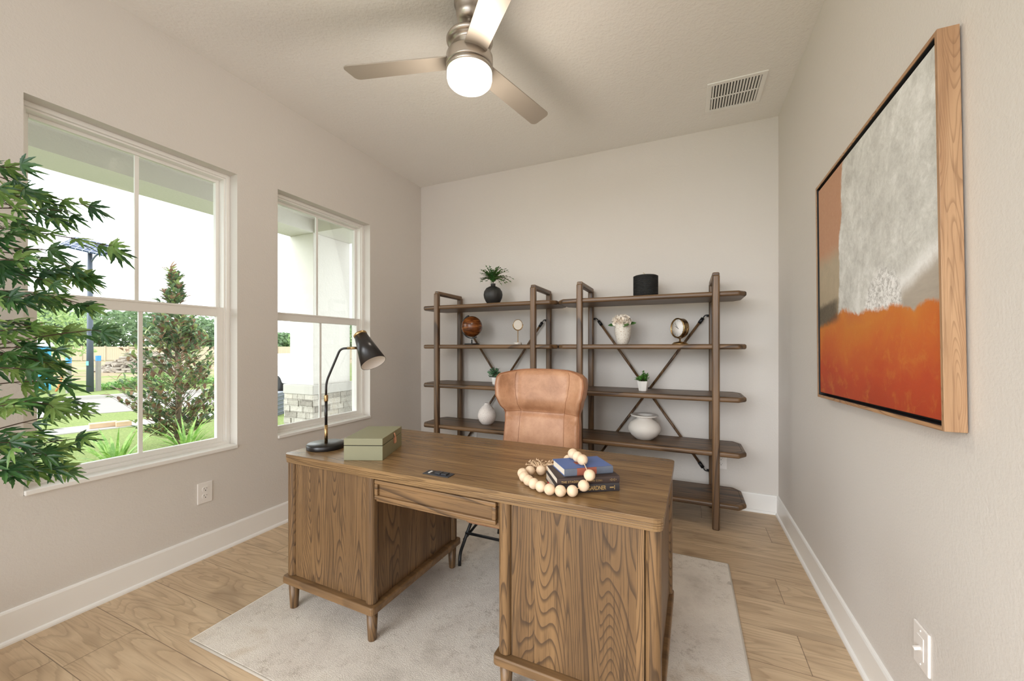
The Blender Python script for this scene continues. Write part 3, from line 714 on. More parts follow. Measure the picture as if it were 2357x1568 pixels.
# dimpled vase
g = NG('dimpled_white_ceramic'); c = g.co(); vv = g.vor(c, 150, 'F1'); g.bump(g.step(vv, .0, .6), .5, -.003); M['dimple'] = g.done(g.mix(g.step(vv, .6, .9), srgb(246, 238, 232), srgb(222, 212, 206)), .5)
bm = B(); lathe(bm, [(0, 0), (.045, 0), (.052, .004), (.075, .034), (.086, .070), (.086, .092), (.074, .128), (.052, .158), (.030, .178), (.024, .188), (.025, .198), (.020, .200), (.017, .190), (0, .185)], 48)
tag(obj('dimpled_vase', bm, M['dimple']), 'white teardrop vase with a dimpled surface, low in the left bookshelf', 'vase', loc=(-1.695, 3.25, .538))
# candle
cd = thing('rope_candle', 'black rope-wrapped pillar candle on top of the right bookshelf', 'candle', (-.284, 3.20, 1.64))
M['wax'] = plain('black_wax', (.02, .02, .02, 1), .5)
bm = B(); lathe(bm, [(0, 0), (.086, 0), (.086, .166), (.082, .169), (0, .169)], 40); obj('wax_body', bm, M['wax'], cd)
bm = B()
for k in range(16):
    z = .006 + k * .0103
    for ph in (0, PI):
        pts = []
        for i in range(241):
            a = 2 * PI * i / 240; tw = 22 * a + ph + k * 1.3; pts.append(V((.0875 + .0022 * math.cos(tw)) * math.cos(a), (.0875 + .0022 * math.cos(tw)) * math.sin(a), z + .0024 * math.sin(tw)))
        tube(bm, pts, .0032, 5)
obj('rope_wrap', bm, M['wax'], cd)
bm = B(); tube(bm, arc([(0, 0, .167), (-.004, 0, .182), (-.018, 0, .196)], .008, 3), .0022, 6); obj('wick', bm, plain('cotton_wick', srgb(206, 184, 146), .8), cd)
# speckled vase with flower
g = NG('speckled_ceramic'); c = g.co(); s1 = g.step(g.noise(c, 95, 2, .5), .60, .68); s2 = g.step(g.noise(g.map(c, loc=(3, 1, 2)), 160, 2, .5), .62, .7)
M['speckle'] = g.done(g.mix(g.math('MULTIPLY', s2, .6), g.mix(g.math('MULTIPLY', s1, .75), srgb(226, 220, 210), srgb(176, 150, 120)), srgb(120, 98, 80)), .5)
bm = B(); lathe(bm, [(0, 0), (.036, 0), (.040, .004), (.051, .032), (.060, .075), (.0635, .115), (.0635, .158), (.059, .160), (.056, .150), (0, .148)], 40)
tag(obj('speckled_vase', bm, M['speckle']), 'tall cream speckled vase holding a white flower in the right bookshelf', 'vase', loc=(-.455, 3.20, 1.277))
fw_ = thing('silk_flower', 'creamy white full-bloom silk flower with dark leaves in the speckled vase', 'flower', (-.455, 3.20, 1.425))
M['petal'] = plain('cream_petals', srgb(246, 236, 222), .6, var=.12, scale=30)
bm = B(); r4 = random.Random(11); 
for k in range(210):
    d = rdir(r4, -.35, 1); c0 = V(-.008, 0, .030) + V(d.x * .054, d.y * .050, d.z * .036) * r4.uniform(.6, 1); leaf(bm, c0, (d * .5 + rdir(r4) * .8), d, .034, .042, 0, .30)
obj('petals', bm, M['petal'], fw_)
bm = B()
for d, b0 in ((V(-1, -.3, -.05), V(-.05, -.02, .005)), (V(.9, -.6, .1), V(.005, -.055, -.006)), (V(.2, -1, -.3), V(.03, -.05, .012)), (V(-.6, .8, 0), V(-.02, .04, .01)), (V(1, .3, .2), V(.04, 0, .01))):
    leaf(bm, b0, d, V(0, 0, 1) + V(0, -.8, 0), .064, .042, 0, .12)
obj('leaves', bm, M['gr_dark'], fw_)
bm = B(); tube(bm, [(0, 0, -.10), (0, 0, .03)], .003, 6); obj('stem', bm, M['stem'], fw_)
# clock
ck = thing('desk_clock', 'round brass desk clock with a white face on a stepped foot', 'clock', (-.039, 3.20, 1.277), math.radians(-49))
# local: face toward -y
bm = B(); lathe(bm, [(0, 0), (.056, 0), (.056, .006), (.048, .009), (.046, .015), (.030, .018), (.012, .021), (.006, .026), (.006, .044), (0, .044)], 40); obj('foot', bm, M['brass'], ck)
CR = .072; RX = Matrix.Translation((0, 0, .122)) @ Matrix.Rotation(PI / 2, 4, 'X')
bm = B(); lathe(bm, [(0, -.026), (CR - .006, -.026), (CR, -.020), (CR, .018), (CR + .003, .020), (CR + .003, .026), (CR - .005, .028), (CR - .007, .022), (CR - .007, .0155)], 56, xf=RX); obj('case', bm, M['brass'], ck)
bm = B(); tube(bm, [V((CR + .006) * math.cos(a), 0, .122 + (CR + .006) * math.sin(a)) for a in [math.radians(180 + i * 10) for i in range(19)]], .0032, 8); obj('yoke', bm, M['brass'], ck)
bm = B(); lathe(bm, [(0, .0158), (CR - .0075, .0158), (CR - .0075, .0195), (0, .0195)], 48, xf=RX); dl = obj('dial', bm, M['plastic'], ck)
bm = B()
for k in range(12):
    a = k * PI / 6; L0, L1 = (.050, .058)
    tube(bm, [V(L0 * math.sin(a), -.0200, .122 + L0 * math.cos(a)), V(L1 * math.sin(a), -.0200, .122 + L1 * math.cos(a))], .0007, 4)
for ang, L, w in ((math.radians(-38), .050, .0011), (math.radians(-62), .032, .0015)):
    tube(bm, [V(-.010 * math.sin(ang), -.0210, .122 - .010 * math.cos(ang)), V(L * math.sin(ang), -.0210, .122 + L * math.cos(ang))], w, 5)
obj('hands', bm, M['black'], dl)
# footed white vase
bm = B(); lathe(bm, [(0, 0), (.060, 0), (.066, .003), (.098, .030), (.121, .066), (.123, .090), (.108, .124), (.082, .144), (.060, .155), (.054, .164), (.056, .172), (.070, .176), (.100, .178), (.104, .182), (.103, .187), (.098, .189), (.062, .187), (.050, .180), (.048, .15), (0, .14)], 56)
M['plaster'] = plain('matte_white_plaster', srgb(232, 228, 222), .75, var=.05, scale=14, bump=.15)
tag(obj('squat_vase', bm, M['plaster']), 'squat white vase with a wide flat rim, low in the right bookshelf', 'vase', loc=(-.297, 3.235, .538))

# ------------------------------------------------------------------ desk lamp
LX, LY = -1.659, 1.428
lp = thing('desk_lamp', 'black and brass desk lamp with a tilted cone shade on the desk', 'lamp', (LX, LY, .75), YAW)
bm = B(); lathe(bm, [(0, 0), (.088, 0), (.090, .003), (.090, .021), (.087, .024), (0, .025)], 56); obj('base', bm, M['lampblack'], lp)
bm = B(); tube(bm, [(0, 0, .023), (0, 0, .115)], .0078, 16); st_ = obj('lower_stem', bm, M['brass'], lp)
bm = B(); tube(bm, [(0, 0, .115), (0, 0, .236)], .0068, 16); obj('sleeve', bm, M['lampblack'], lp)
bm = B(); lathe(bm, [(0, .232), (.0085, .233), (.0098, .237), (.0098, .262), (.0085, .266), (0, .267)], 20); obj('joint_collar', bm, M['brass'], lp)
bm = B(); tube(bm, arc([(0, 0, .265), (0, 0, .330), (.072, 0, .500), (.118, 0, .502)], .045, 7), .0055, 14); obj('arm', bm, M['lampblack'], lp)
bm = B(); tube(bm, [(.108, 0, .502), (.156, 0, .503)], .0065, 14); tube(bm, [(.156, 0, .503), (.168, 0, .504)], .0035, 10); obj('swivel', bm, M['brass'], lp)
dirv = V(.52 * .955, -.295, -.853 * .955).normalized(); capc = V(.174, 0, .566) 
zax = dirv; rot = zax.to_track_quat('Z', 'Y').to_matrix().to_4x4(); XF = Matrix.Translation(capc) @ rot; SL = .168
bm = B(); lathe(bm, [(.031, 0), (.062, SL), (.0605, SL), (.0295, .003)], 48, xf=XF)
shade = obj('lamp_shade', bm, M['lampblack'], lp)
bm = B(); lathe(bm, [(.0285, .004), (.0602, SL - .0005)], 48, xf=XF)
for f in [f for f in bm.faces if len(f.verts) > 4]: bm.faces.remove(f)
obj('shade_lining', bm, M['plastic'], shade)
bm = B(); lathe(bm, [(0, -.010), (.031, -.010), (.033, -.008), (.033, .002), (.030, .004), (0, .004)], 40, xf=XF); obj('shade_cap', bm, M['brass'], shade)
bm = B(); lathe(bm, [(0, .01), (.014, .01), (.014, .05), (.024, .085), (.026, .105), (.018, .124), (0, .130)], 24, xf=XF); obj('bulb', bm, M['ceramic'], shade)

# ------------------------------------------------------------------ sage box
M['sage'] = plain('sage_faux_leather', srgb(136, 134, 106), .55, var=.03, bump=.12, bscale=500); M['strap'] = plain('blush_leather', srgb(222, 158, 122), .5)
sb = thing('storage_box', 'sage green lidded box with a small tan leather tab on the desk', 'box', (-1.401, 1.300, .75), math.radians(22.2))
bw, bd, bh = .176, .275, .098
bm = B(); box(bm, 0, bw, 0, bd, 0, bh * .66); obj('box_body', bm, M['sage'], sb, .0015)
bm = B(); box(bm, .003, bw - .003, .003, bd - .003, bh * .66, bh * .69); obj('lid_gap', bm, M['dark'], sb)
bm = B(); box(bm, 0, bw, 0, bd, bh * .69, bh); obj('lid', bm, M['sage'], sb, .0015)
bm = B(); yc = bd * .56
tube(bm, arc([(bw + .001, yc, bh * .92), (bw + .008, yc, bh * .72), (bw + .009, yc, bh * .45), (bw + .003, yc, bh * .42), (bw + .0015, yc, bh * .7)], .01, 4), .002, 6)
for f in bm.verts: f.co.y = yc + (f.co.y - yc) * 4.2
obj('leather_tab', bm, M['strap'], sb)
bm = B(); sphere(bm, (bw + .010, yc, bh * .78), .0028, 8, 6); obj('stud', bm, M['brass'], sb)

# ------------------------------------------------------------------ books
M['paper'] = plain('book_pages', srgb(228, 216, 198), .85, var=.06, scale=200); M['brown_cloth'] = plain('dark_brown_boards', srgb(64, 50, 46), .6, var=.05); M['char_cloth'] = plain('charcoal_boards', srgb(52, 47, 48), .55, var=.05)
M['blue_cloth'] = plain('faded_blue_cloth', srgb(92, 114, 170), .75, var=.12, scale=22, bump=.2, bscale=700); M['blue_spine'] = plain('faded_grey_blue_spine', srgb(104, 112, 128), .8, var=.14, scale=40, bump=.2, bscale=700)
M['red_patch'] = plain('brick_red_patch', srgb(158, 88, 70), .7, var=.12, scale=40); M['gold'] = plain('gold_foil', srgb(214, 184, 126), .35, .6); M['red_ribbon'] = plain('red_endpaper', srgb(196, 60, 58), .7)
def book(loc, rz, L, D, T, mats, label, cover=.0022, rev=.0):
    """spine along +x at y=0 (faces -y); pages behind it"""
    b = thing('book', label, 'book', loc, rz, 'books stacked on the desk')
    bm = B(); box(bm, 0, L, 0, D, 0, cover); box(bm, 0, L, 0, D, T - cover, T); obj('cover', bm, mats[0], b, .0006)
    bm = B(); n = 6; pts = []
    for i in range(n + 1): a = -PI / 2 + PI * i / n; pts.append((-.0035 * math.cos(a), T / 2 + T / 2 * math.sin(a)))
    pts += [(.0022, T), (.0022, 0)]
    prism(bm, pts, 0, L, xf=Matrix(((0, 0, 1, 0), (1, 0, 0, 0), (0, 1, 0, 0), (0, 0, 0, 1)))); sp = obj('spine', bm, mats[1], b)
    bm = B(); box(bm, .003, L - .003, .002, D - .004, cover, T - cover); obj('pages', bm, M['paper'], b)
    return b, sp
SPX = lambda x, z, off: Matrix.Translation((x, -off, z)) @ Matrix.Rotation(PI / 2, 4, 'X')
b1, s1 = book((-.4135, 1.300, .75), math.radians(31), .232, .158, .030, (M['char_cloth'], M['char_cloth']), 'thick charcoal hardback at the bottom of the stack, gold author name on its spine')
bm = B(); text_bm(bm, 'LISA GARDNER', .0205, SPX(.086, .0148, .0040), 0, .0003, .95, .0003, .72); box(bm, .196, .210, -.0046, -.0030, .0135, .0175); box(bm, .2125, .2143, -.0046, -.0030, .008, .0225); obj('spine_lettering', bm, M['gold'], s1)
bm = B(); box(bm, -.004, .001, .012, .110, .0022, .0044); obj('bookmark', bm, M['red_ribbon'], b1, label='red endpaper edge')
b2, s2 = book((-.406, 1.301, .7802), math.radians(32), .226, .153, .0235, (M['brown_cloth'], M['brown_cloth']), 'dark brown hardback in the middle of the stack with small gold lettering')
bm = B(); text_bm(bm, 'THE STAGER', .0098, SPX(.014, .0105, .0039), 0, .0003, 1.15, .0001, 1); text_bm(bm, 'SUSAN COLL', .0090, SPX(.104, .0110, .0039), 0, .0003, 1.15, 0, 1)
for i, hh in enumerate((.005, .009, .006, .010, .004)): box(bm, .190 + i * .0055, .1912 + i * .0055, -.0044, -.0030, .0118 - hh / 2, .0118 + hh / 2)
obj('spine_lettering', bm, M['gold'], s2)
bm = B(); box(bm, -.004, .05, .018, .03, -.001, .0015)
b3, s3 = book((-.388, 1.330, .8039), math.radians(36.8), .184, .130, .026, (M['blue_cloth'], M['blue_spine']), 'faded blue cloth book on top of the stack with a red patch', .002)
bm.free()
bm = B()
pts = [(-.0038 * math.cos(-PI / 2 + PI * i / 8) , .013 + .0132 * math.sin(-PI / 2 + PI * i / 8)) for i in range(9)] + [(.0, .0262), (.0, -.0002)]
prism(bm, pts, .046, .120, xf=Matrix(((0, 0, 1, 0), (1, 0, 0, 0), (0, 1, 0, 0), (0, 0, 0, 1)))); box(bm, .062, .092, .045, .075, .026, .0263)
obj('red_patch', bm, M['red_patch'], s3)

# ------------------------------------------------------------------ bead garland
M['bead'] = wood('raw_beech_bead', 2, srgb(206, 176, 144), srgb(224, 197, 166), srgb(232, 208, 180), k=6, sx=8, sl=4, rough=.55, fib=.3, amp=.6)
M['jute'] = plain('jute_string', srgb(216, 186, 152), .9)
R_ = .0195; zb = .75 + R_
P = [(-.430, 1.500, .835), (-.395, 1.467, .830 + R_), (-.368, 1.434, .830 + R_), (-.342, 1.402, .830 + R_), (-.306, 1.327, .822), (-.324, 1.350, .772), (-.352, 1.300, zb), (-.389, 1.284, zb), (-.427, 1.283, zb), (-.464, 1.296, zb),
     (-.497, 1.314, zb), (-.527, 1.338, zb), (-.556, 1.368, zb), (-.578, 1.404, zb), (-.562, 1.444, zb), (-.524, 1.466, zb), (-.495, 1.498, zb)]
P[4] = (-.300, 1.330, .821); P[5] = (-.320, 1.328, .783); P[0] = (-.420, 1.493, .816)
bg = thing('bead_garland', 'garland of pale wooden beads draped over the books and curled on the desk', 'garland', P[8])
c0 = Vector(P[8])
for p in P:
    bm = B(); q = Vector(p) - c0; sphere(bm, (0, 0, 0), R_, 24, 16); o = obj('bead', bm, M['bead'], bg); o.location = q; o.rotation_euler = (p[0] * 40, p[1] * 30, 0)
bm = B(); pts = [Vector(p) - c0 for p in P]
pp = []
for a, b in zip(pts, pts[1:]): pp += [a, (a + b) / 2 + V(0, 0, -.001)]
pp.append(pts[-1]); tube(bm, pp, .0018, 6); obj('cord', bm, M['jute'], bg)
bm = B(); r5 = random.Random(4)
for k in range(60):
    a = r5.uniform(-.1, 2.6); L = r5.uniform(.05, .10); b0 = Vector((-.530 + r5.uniform(-.02, .02), 1.492, .770)) - c0
    e = b0 + V(math.cos(a) * L, .02 + math.sin(a) * L * .5, r5.uniform(-.012, .014)); m = (b0 + e) / 2 + V(0, 0, r5.uniform(0, .012))
    tube(bm, [b0, m, e, e + V(r5.uniform(-.006, .006), 0, r5.uniform(.002, .008))], .0018, 5)
    sphere(bm, e, .0038, 6, 4)
obj('tassel', bm, M['jute'], bg)

# ------------------------------------------------------------------ potted tree
M['tree_a'] = leaf_mat('deep_green_leaf', srgb(48, 88, 52), srgb(84, 126, 68), .3); M['tree_b'] = leaf_mat('light_green_leaf', srgb(104, 142, 70), srgb(146, 176, 98), .36); M['twig'] = plain('brown_twig', srgb(78, 58, 44), .7)
tr = thing('potted_tree', 'artificial leafy green tree in a pot left of the larger window', 'plant', (-2.30, .26, 0))
O = Vector((-2.30, .26, 0))
bm = B(); lathe(bm, [(0, 0), (.10, 0), (.13, .26), (.135, .28), (.12, .28), (.115, .25), (0, .25)], 32); obj('pot', bm, plain('woven_basket', srgb(168, 136, 96), .85, bump=.6, bscale=60), tr)
bt = B(); bl = B(); r6 = random.Random(21)
def serr_leaflet(bm, base, d, up, L, W, mat):
    d = d.normalized(); s = d.cross(up); s = s.normalized() if s.length > 1e-3 else d.orthogonal().normalized(); u = s.cross(d)
    N = 8; mids = []; L1 = []; L2 = []
    for i in range(N + 1):
        t = i / N; w = W * (math.sin(PI * min(1, t * 1.05) ** .75) ** .8 if t < .98 else 0) * .5 if i else 0
        w = W * .5 * max(0, math.sin(PI * t ** .8)) ** .85
        if i % 2 == 0: w *= .74
        p = base + d * (L * t) - V(0, 0, 1) * (.12 * L * t * t)
        mids.append(bm.verts.new(p))
        if 0 < i < N: L1.append(bm.verts.new(p + s * w + u * w * .25)); L2.append(bm.verts.new(p - s * w + u * w * .25))
    for S in (L1, L2):
        f = bm.faces.new([mids[0], S[0], mids[1]]); f.material_index = mat
        for i in range(len(S) - 1): f = bm.faces.new([mids[i + 1], S[i], S[i + 1], mids[i + 2]]); f.material_index = mat
        f = bm.faces.new([mids[N - 1], S[-1], mids[N]]); f.material_index = mat
def palmate(bm, base, d, r, size):
    up = (V(.55, -.55, .8) + rdir(r) * .9).normalized(); d = d.normalized(); s = d.cross(up).normalized(); up = s.cross(d)
    mat = 0 if r.random() < .62 else 1; nl = r.choice((3, 5, 5, 5))
    for k in range(nl):
        a = (k - (nl - 1) / 2) * .56 + r.uniform(-.08, .08); f = 1 - .17 * abs(k - (nl - 1) / 2)
        serr_leaflet(bm, base, d * math.cos(a) + s * math.sin(a) + up * r.uniform(-.12, .2), up, size * f, size * .19, mat)
trunkp = [V(0, 0, .25), V(.02, .0, .7), V(-.01, .02, 1.2), V(.03, 0, 1.7), V(.01, .01, 2.05)]
tube(bt, arc(trunkp, .2, 3), .014, 8); tube(bt, arc([V(.03, .02, .25), V(-.03, .04, .8), V(.06, 0, 1.4), V(.0, .05, 1.9)], .2, 3), .010, 8)
tips = [(-2.209, .607, 1.835), (-2.083, .608, 1.730), (-2.019, .746, 1.645), (-2.118, .702, 1.523), (-2.099, .656, 1.562), (-2.111, .705, 1.423), (-2.179, .675, 1.323), (-2.091, .605, 1.257), (-2.128, .643, 1.128), (-2.149, .689, 1.007),
        (-2.133, .695, .907), (-2.202, .665, .80), (-2.154, .577, .822), (-2.060, .509, .854), (-2.132, .532, 1.878), (-2.014, .530, 1.776), (-2.077, .556, 1.676), (-2.027, .524, 1.545), (-2.064, .562, 1.437), (-2.040, .518, 1.315),
        (-2.077, .556, 1.182), (-2.040, .518, 1.070), (-2.064, .562, .958), (-2.0, .50, 1.42), (-2.2, .62, 1.45), (-2.22, .64, 1.2), (-2.1, .6, 1.5), (-2.0, .5, .95), (-2.15, .6, 1.33), (-2.05,.6,1.60), (-2.12,.62,1.05), (-2.1,.6,.88)]
for k in range(26):
    a = r6.uniform(PI * .1, 2 * PI); L = r6.uniform(.2, .36); tips.append((-2.20 + L * math.cos(a), .40 + L * math.sin(a), r6.uniform(.8, 1.95)))
for tx, ty, tz in tips:
    e = Vector((tx, ty, tz)) - O; e.x = max(e.x, -.28)
    s0 = V(r6.uniform(-.02, .04), r6.uniform(-.02, .04), e.z - r6.uniform(-.02, .16)); s0.z = max(.6, s0.z)
    m = s0.lerp(e, .55) + V(0, 0, r6.uniform(.03, .09)); path = [s0 * (1 - t) ** 2 + m * 2 * t * (1 - t) + e * t * t for t in [i / 10 for i in range(11)]]
    tube(bt, path, [.0035 - .0002 * i for i in range(11)], 5)
    for i in range(4, 11):
        d = (path[i] - path[i - 1]).normalized(); s = d.cross(V(0, 0, 1)).normalized()
        for q in ((r6.choice((-1, 1)),) if i % 2 else ((-1, 1) if i > 7 else ())):
            pd = (d * .8 + s * q * r6.uniform(.5, 1.1) + V(0, 0, r6.uniform(-.7, .35))).normalized(); pl_ = r6.uniform(.02, .045)
            b0 = path[i] + pd * pl_; tube(bt, [path[i], path[i] + pd * pl_ * .5 + V(0, 0, .003), b0], .0009, 4)
            palmate(bl, b0, (pd + d * .4 + V(0, 0, -.25)), r6, r6.uniform(.055, .082))
    palmate(bl, path[-1], d + V(0, 0, -.2), r6, .080)
for v in bl.verts:                       # leaves stay on this side of the wall and its glass
    if v.co.x < XL + .02 - O.x: v.co.x = XL + .02 - O.x
obj('trunk', bt, M['twig'], tr); obj('foliage', bl, [M['tree_a'], M['tree_b']], tr)

# ------------------------------------------------------------------ outside
def ground_mat():
    g = NG('lawn'); c = g.co(); x, y, z = g.sep(c); n = g.noise(c, 1.3, 4, .6); f = g.noise(c, 22, 4, .75); ff = g.noise(c, 90, 2, .7)
    grass = g.mix(g.step(g.math('MULTIPLY_ADD', f, .6, g.math('MULTIPLY', ff, .4)), .35, .65), srgb(100, 120, 66), srgb(146, 160, 98))
    grass = g.mix(g.math('MULTIPLY', n, .35), grass, srgb(176, 180, 130))
    dirt = g.mix(f, srgb(160, 136, 112), srgb(192, 172, 150))
    far = g.step(g.math('ADD', x, g.math('MULTIPLY_ADD', n, 8, -4)), -23, -30)
    col = g.mix(g.math('MULTIPLY', far, g.step(g.noise(c, .5, 4, .65), .42, .52)), grass, dirt)
    g.bump(f, .8, .05); return g.done(col, .95, 0, .1)
M['lawn'] = ground_mat()
M['asphalt'] = plain('pale_street', srgb(150, 144, 140), .9, var=.04, scale=3); M['concrete'] = plain('concrete_walk', srgb(182, 178, 172), .85, var=.03, scale=3, bump=.2, bscale=60)
def slab(name, pts, z0, z1, mat, lab):
    bm = B(); prism(bm, pts, z0, z1); o = obj(name, bm, mat); return struct(o, lab)
slab('lawn', [(-130, -90), (-2.83, -90), (-2.83, 120), (-130, 120)], GZ - .2, GZ, M['lawn'], 'bright green lawn outside')
def strip(x0, y0, sl, w, ya, yb_): return [(x0 + sl * (ya - y0), ya), (x0 + sl * (ya - y0) + w, ya), (x0 + sl * (yb_ - y0) + w, yb_), (x0 + sl * (yb_ - y0), yb_)]
slab('street', strip(-18.1, 5.4, .48, 4.7, -30, 26), GZ, GZ + .01, M['asphalt'], 'pale grey street')
slab('curb', strip(-18.35, 5.4, .48, .3, -30, 26), GZ, GZ + .10, M['concrete'], 'concrete curb across the street')
slab('sidewalk', strip(-11.75, 4.0, .27, .85, -30, 26), GZ, GZ + .02, M['concrete'], 'pale concrete sidewalk')
slab('bounce_slab', [(-2.83, YF - 12), (6, YF - 12), (6, YF), (-2.83, YF)], -.12, -.01, M['concrete'], 'added concrete slab behind the room for neutral bounced light')  # added out of view, keeps the light bounced into the room neutral
# porch
slab('porch_ceiling', [(-5.0, -3), (XL - .2, -3), (XL - .2, 3.72), (-5.0, 3.72)], 2.95, 3.1, M['stucco'], 'textured stucco porch ceiling')
bm = B(); box(bm, -4.99, -4.53, -3, 4.32, 2.777, 3.15); box(bm, -4.53, XL - .2, 3.70, 4.32, 2.777, 3.15); struct(obj('porch_beam', bm, M['stucco']), 'textured stucco porch beam')
slab('porch_floor', [(-5.0, -3), (XL - .2, -3), (XL - .2, 4.3), (-5.0, 4.3)], GZ, -.12, M['concrete'], 'concrete porch floor')
def stone_mat():
    g = NG('stacked_ledgestone'); c = g.co(); x, y, z = g.sep(c)
    row = g.math('MULTIPLY', z, 12.); ri = g.math('FLOOR', row); rf = g.math('FRACT', row)
    w = g.n('ShaderNodeTexWhiteNoise'); w.noise_dimensions = '1D'; g.l(ri, w.inputs['W'])
    px = g.math('MULTIPLY_ADD', g.math('ADD', x, y), 4.2, g.math('MULTIPLY', w.outputs['Value'], 9.)); pi_ = g.math('FLOOR', px); pf = g.math('FRACT', px)
    w2 = g.n('ShaderNodeTexWhiteNoise'); w2.noise_dimensions = '2D'; g.l(g.comb(ri, pi_, 0.), w2.inputs['Vector'])
    n = g.noise(c, 18, 4, .65)
    col = g.ramp(g.math('MULTIPLY_ADD', n, .4, g.math('MULTIPLY', w2.outputs['Value'], .6)), [(.1, srgb(118, 110, 102)), (.35, srgb(166, 160, 150)), (.7, srgb(188, 182, 173)), (.9, srgb(180, 168, 150))])
    gap = g.math('MAXIMUM', g.math('LESS_THAN', rf, .07), g.math('LESS_THAN', pf, .03)); col = g.mix(g.math('MULTIPLY', gap, .7), col, srgb(92, 86, 78))
    g.bump(g.math('ADD', n, g.math('MULTIPLY', w2.outputs['Value'], 1.2)), .9, .03); return g.done(col, .85)
M['stone'] = stone_mat()
pc = bpy.data.objects.new('porch_column', None); COL.objects.link(pc); pc.location = (-4.76, 4.01, GZ); struct(pc, 'cream stucco porch column on a stacked stone base')
bm = B(); box(bm, -.23, .23, -.31, .31, .0, 2.777 - GZ); obj('shaft', bm, M['stucco'], pc, .006)
bm = B(); box(bm, -.29, .29, -.37, .37, .62 - GZ, .747 - GZ); obj('ledge', bm, M['concrete'], pc, .01)
bm = B(); zz = 0; r7 = random.Random(8)
for zi in range(13):
    z0 = zi * (1.07 / 13); z1 = (zi + 1) * (1.07 / 13) - .002
    for fx0, ln, horiz in ((-.275, .55, True), (-.355, .71, False)):
        t = 0
        while t < ln:
            L = min(r7.uniform(.10, .30), ln - t)
            if ln - t - L < .05: L = ln - t
            o_ = r7.uniform(0, .014)
            if horiz: box(bm, fx0 + t, fx0 + t + L - .003, -.355 - o_, -.33, z0, z1)
            else: box(bm, .25, .275 + o_, fx0 + t, fx0 + t + L - .003, z0, z1)
            t += L
box(bm, -.265, .262, -.345, .345, 0, 1.07); obj('stone_base', bm, M['stone'], pc)
# fence
fe = thing('vinyl_fence', 'long tan vinyl privacy fence across the far field', 'fence', (-55, 30.5, GZ), math.atan2(14.2, 20.45))
M['fence'] = plain('tan_vinyl', srgb(184, 170, 146), .6, var=.04, scale=2)
bm = B(); 
for i in range(-190, 190): box(bm, i * .19, i * .19 + .182, -.02, .02, .05, 1.68)
obj('fence_boards', bm, M['fence'], fe)
for i in range(-17, 18):
    if abs(i) > 15: continue
    bm = B(); x = i * 2.4; box(bm, x - .07, x + .07, -.07, .07, 0, 1.76); box(bm, x - .09, x + .09, -.09, .09, 1.76, 1.80); obj('fence_post', bm, M['fence'], fe)
bm = B(); box(bm, -36, 36, -.035, .035, 1.60, 1.70); box(bm, -36, 36, -.035, .035, .05, .15); obj('fence_rail', bm, M['fence'], fe)
# street lamp
sl_ = thing('street_lamp', 'grey solar-panel street lamp across the street', 'street lamp', (-20.61, 7.09, GZ), YAW)
M['lampgrey'] = plain('grey_steel', srgb(84, 92, 106), .5, .3); M['solar'] = None
g = NG('solar_cells'); c = g.co(); x, y, z = g.sep(c); gr = g.math('MAXIMUM', g.math('LESS_THAN', g.math('FRACT', g.math('MULTIPLY', x, 5.)), .08), g.math('LESS_THAN', g.math('FRACT', g.math('MULTIPLY', y, 5.)), .08)); M['solar'] = g.done(g.mix(gr, srgb(44, 60, 96), srgb(200, 208, 216)), .2)
bm = B(); tube(bm, [(0, 0, 0), (0, 0, 2.2), (0, 0, 5.5)], [.105, .088, .065], 16); obj('pole', bm, M['lampgrey'], sl_)
bm = B(); vs = box(bm, -.66, .66, -.42, .42, -.03, .03); pn = obj('solar_panel', bm, M['solar'], sl_); pn.location = (.0, 0, 5.50); pn.rotation_euler = (.62, .22, .35)
bm = B(); tube(bm, arc([(0, 0, 4.85), (.22, 0, 5.18), (.5, 0, 5.28)], .15, 5), .03, 10); obj('light_arm', bm, M['lampgrey'], sl_)
bm = B(); box(bm, .42, .92, -.09, .09, 5.24, 5.31); obj('light_head', bm, M['lampgrey'], sl_, .01)
bm = B(); box(bm, -.05, .05, -.10, -.095, 1.0, 1.16); obj('number_tag', bm, plain('teal_tag', srgb(120, 196, 190), .5), sl_)
# marker posts
M['greywood'] = plain('weathered_post', srgb(150, 144, 138), .85, var=.1, scale=10); M['bluepaint'] = plain('blue_paint', srgb(70, 150, 214), .6)
for (x, y, h, lab) in ((-20.75, 6.57, 1.30, 'grey wooden stake with a blue top left of the street lamp'), (-20.73, 7.36, 1.36, 'grey wooden stake with a blue top right of the street lamp')):
    m = thing('marker_stake', lab, 'stake', (x, y, GZ), .2, 'blue-topped stakes beside the street lamp')
    bm = B(); box(bm, -.055, .055, -.055, .055, 0, h - .2); obj('stake', bm, M['greywood'], m)
    bm = B(); box(bm, -.057, .057, -.057, .057, h - .2, h); obj('painted_top', bm, M['bluepaint'], m)
# portable toilet
pt_ = thing('portable_toilet', 'bright blue portable toilet with a white roof across the street', 'toilet', (-23.1, 6.02, GZ), .5)
M['toiletblue'] = plain('blue_plastic', srgb(62, 164, 206), .5)
bm = B(); box(bm, -.55, .55, -.55, .55, 0, 1.72)
for i in range(6): box(bm, -.57, .57, -.45 + i * .17, -.40 + i * .17, .1, 1.65); box(bm, -.45 + i * .17, -.40 + i * .17, -.57, .57, .1, 1.65)
obj('cabin', bm, M['toiletblue'], pt_)
bm = B(); prism(bm, [(-.62, 0), (.62, 0), (.52, .14), (.2, .24), (-.2, .24), (-.52, .14)], -.62, .62, xf=Matrix.Translation((0, 0, 1.72)) @ Matrix.Rotation(PI / 2, 4, 'X')); obj('roof', bm, M['ceramic'], pt_)
bm = B(); box(bm, .55, .575, -.40, .40, .08, 1.62); obj('door', bm, M['toiletblue'], pt_)
bm = B(); tube(bm, arc([(0, 0, 0), (.05, .1, .35), (.05, .18, .7)], .2, 4), .035, 8)
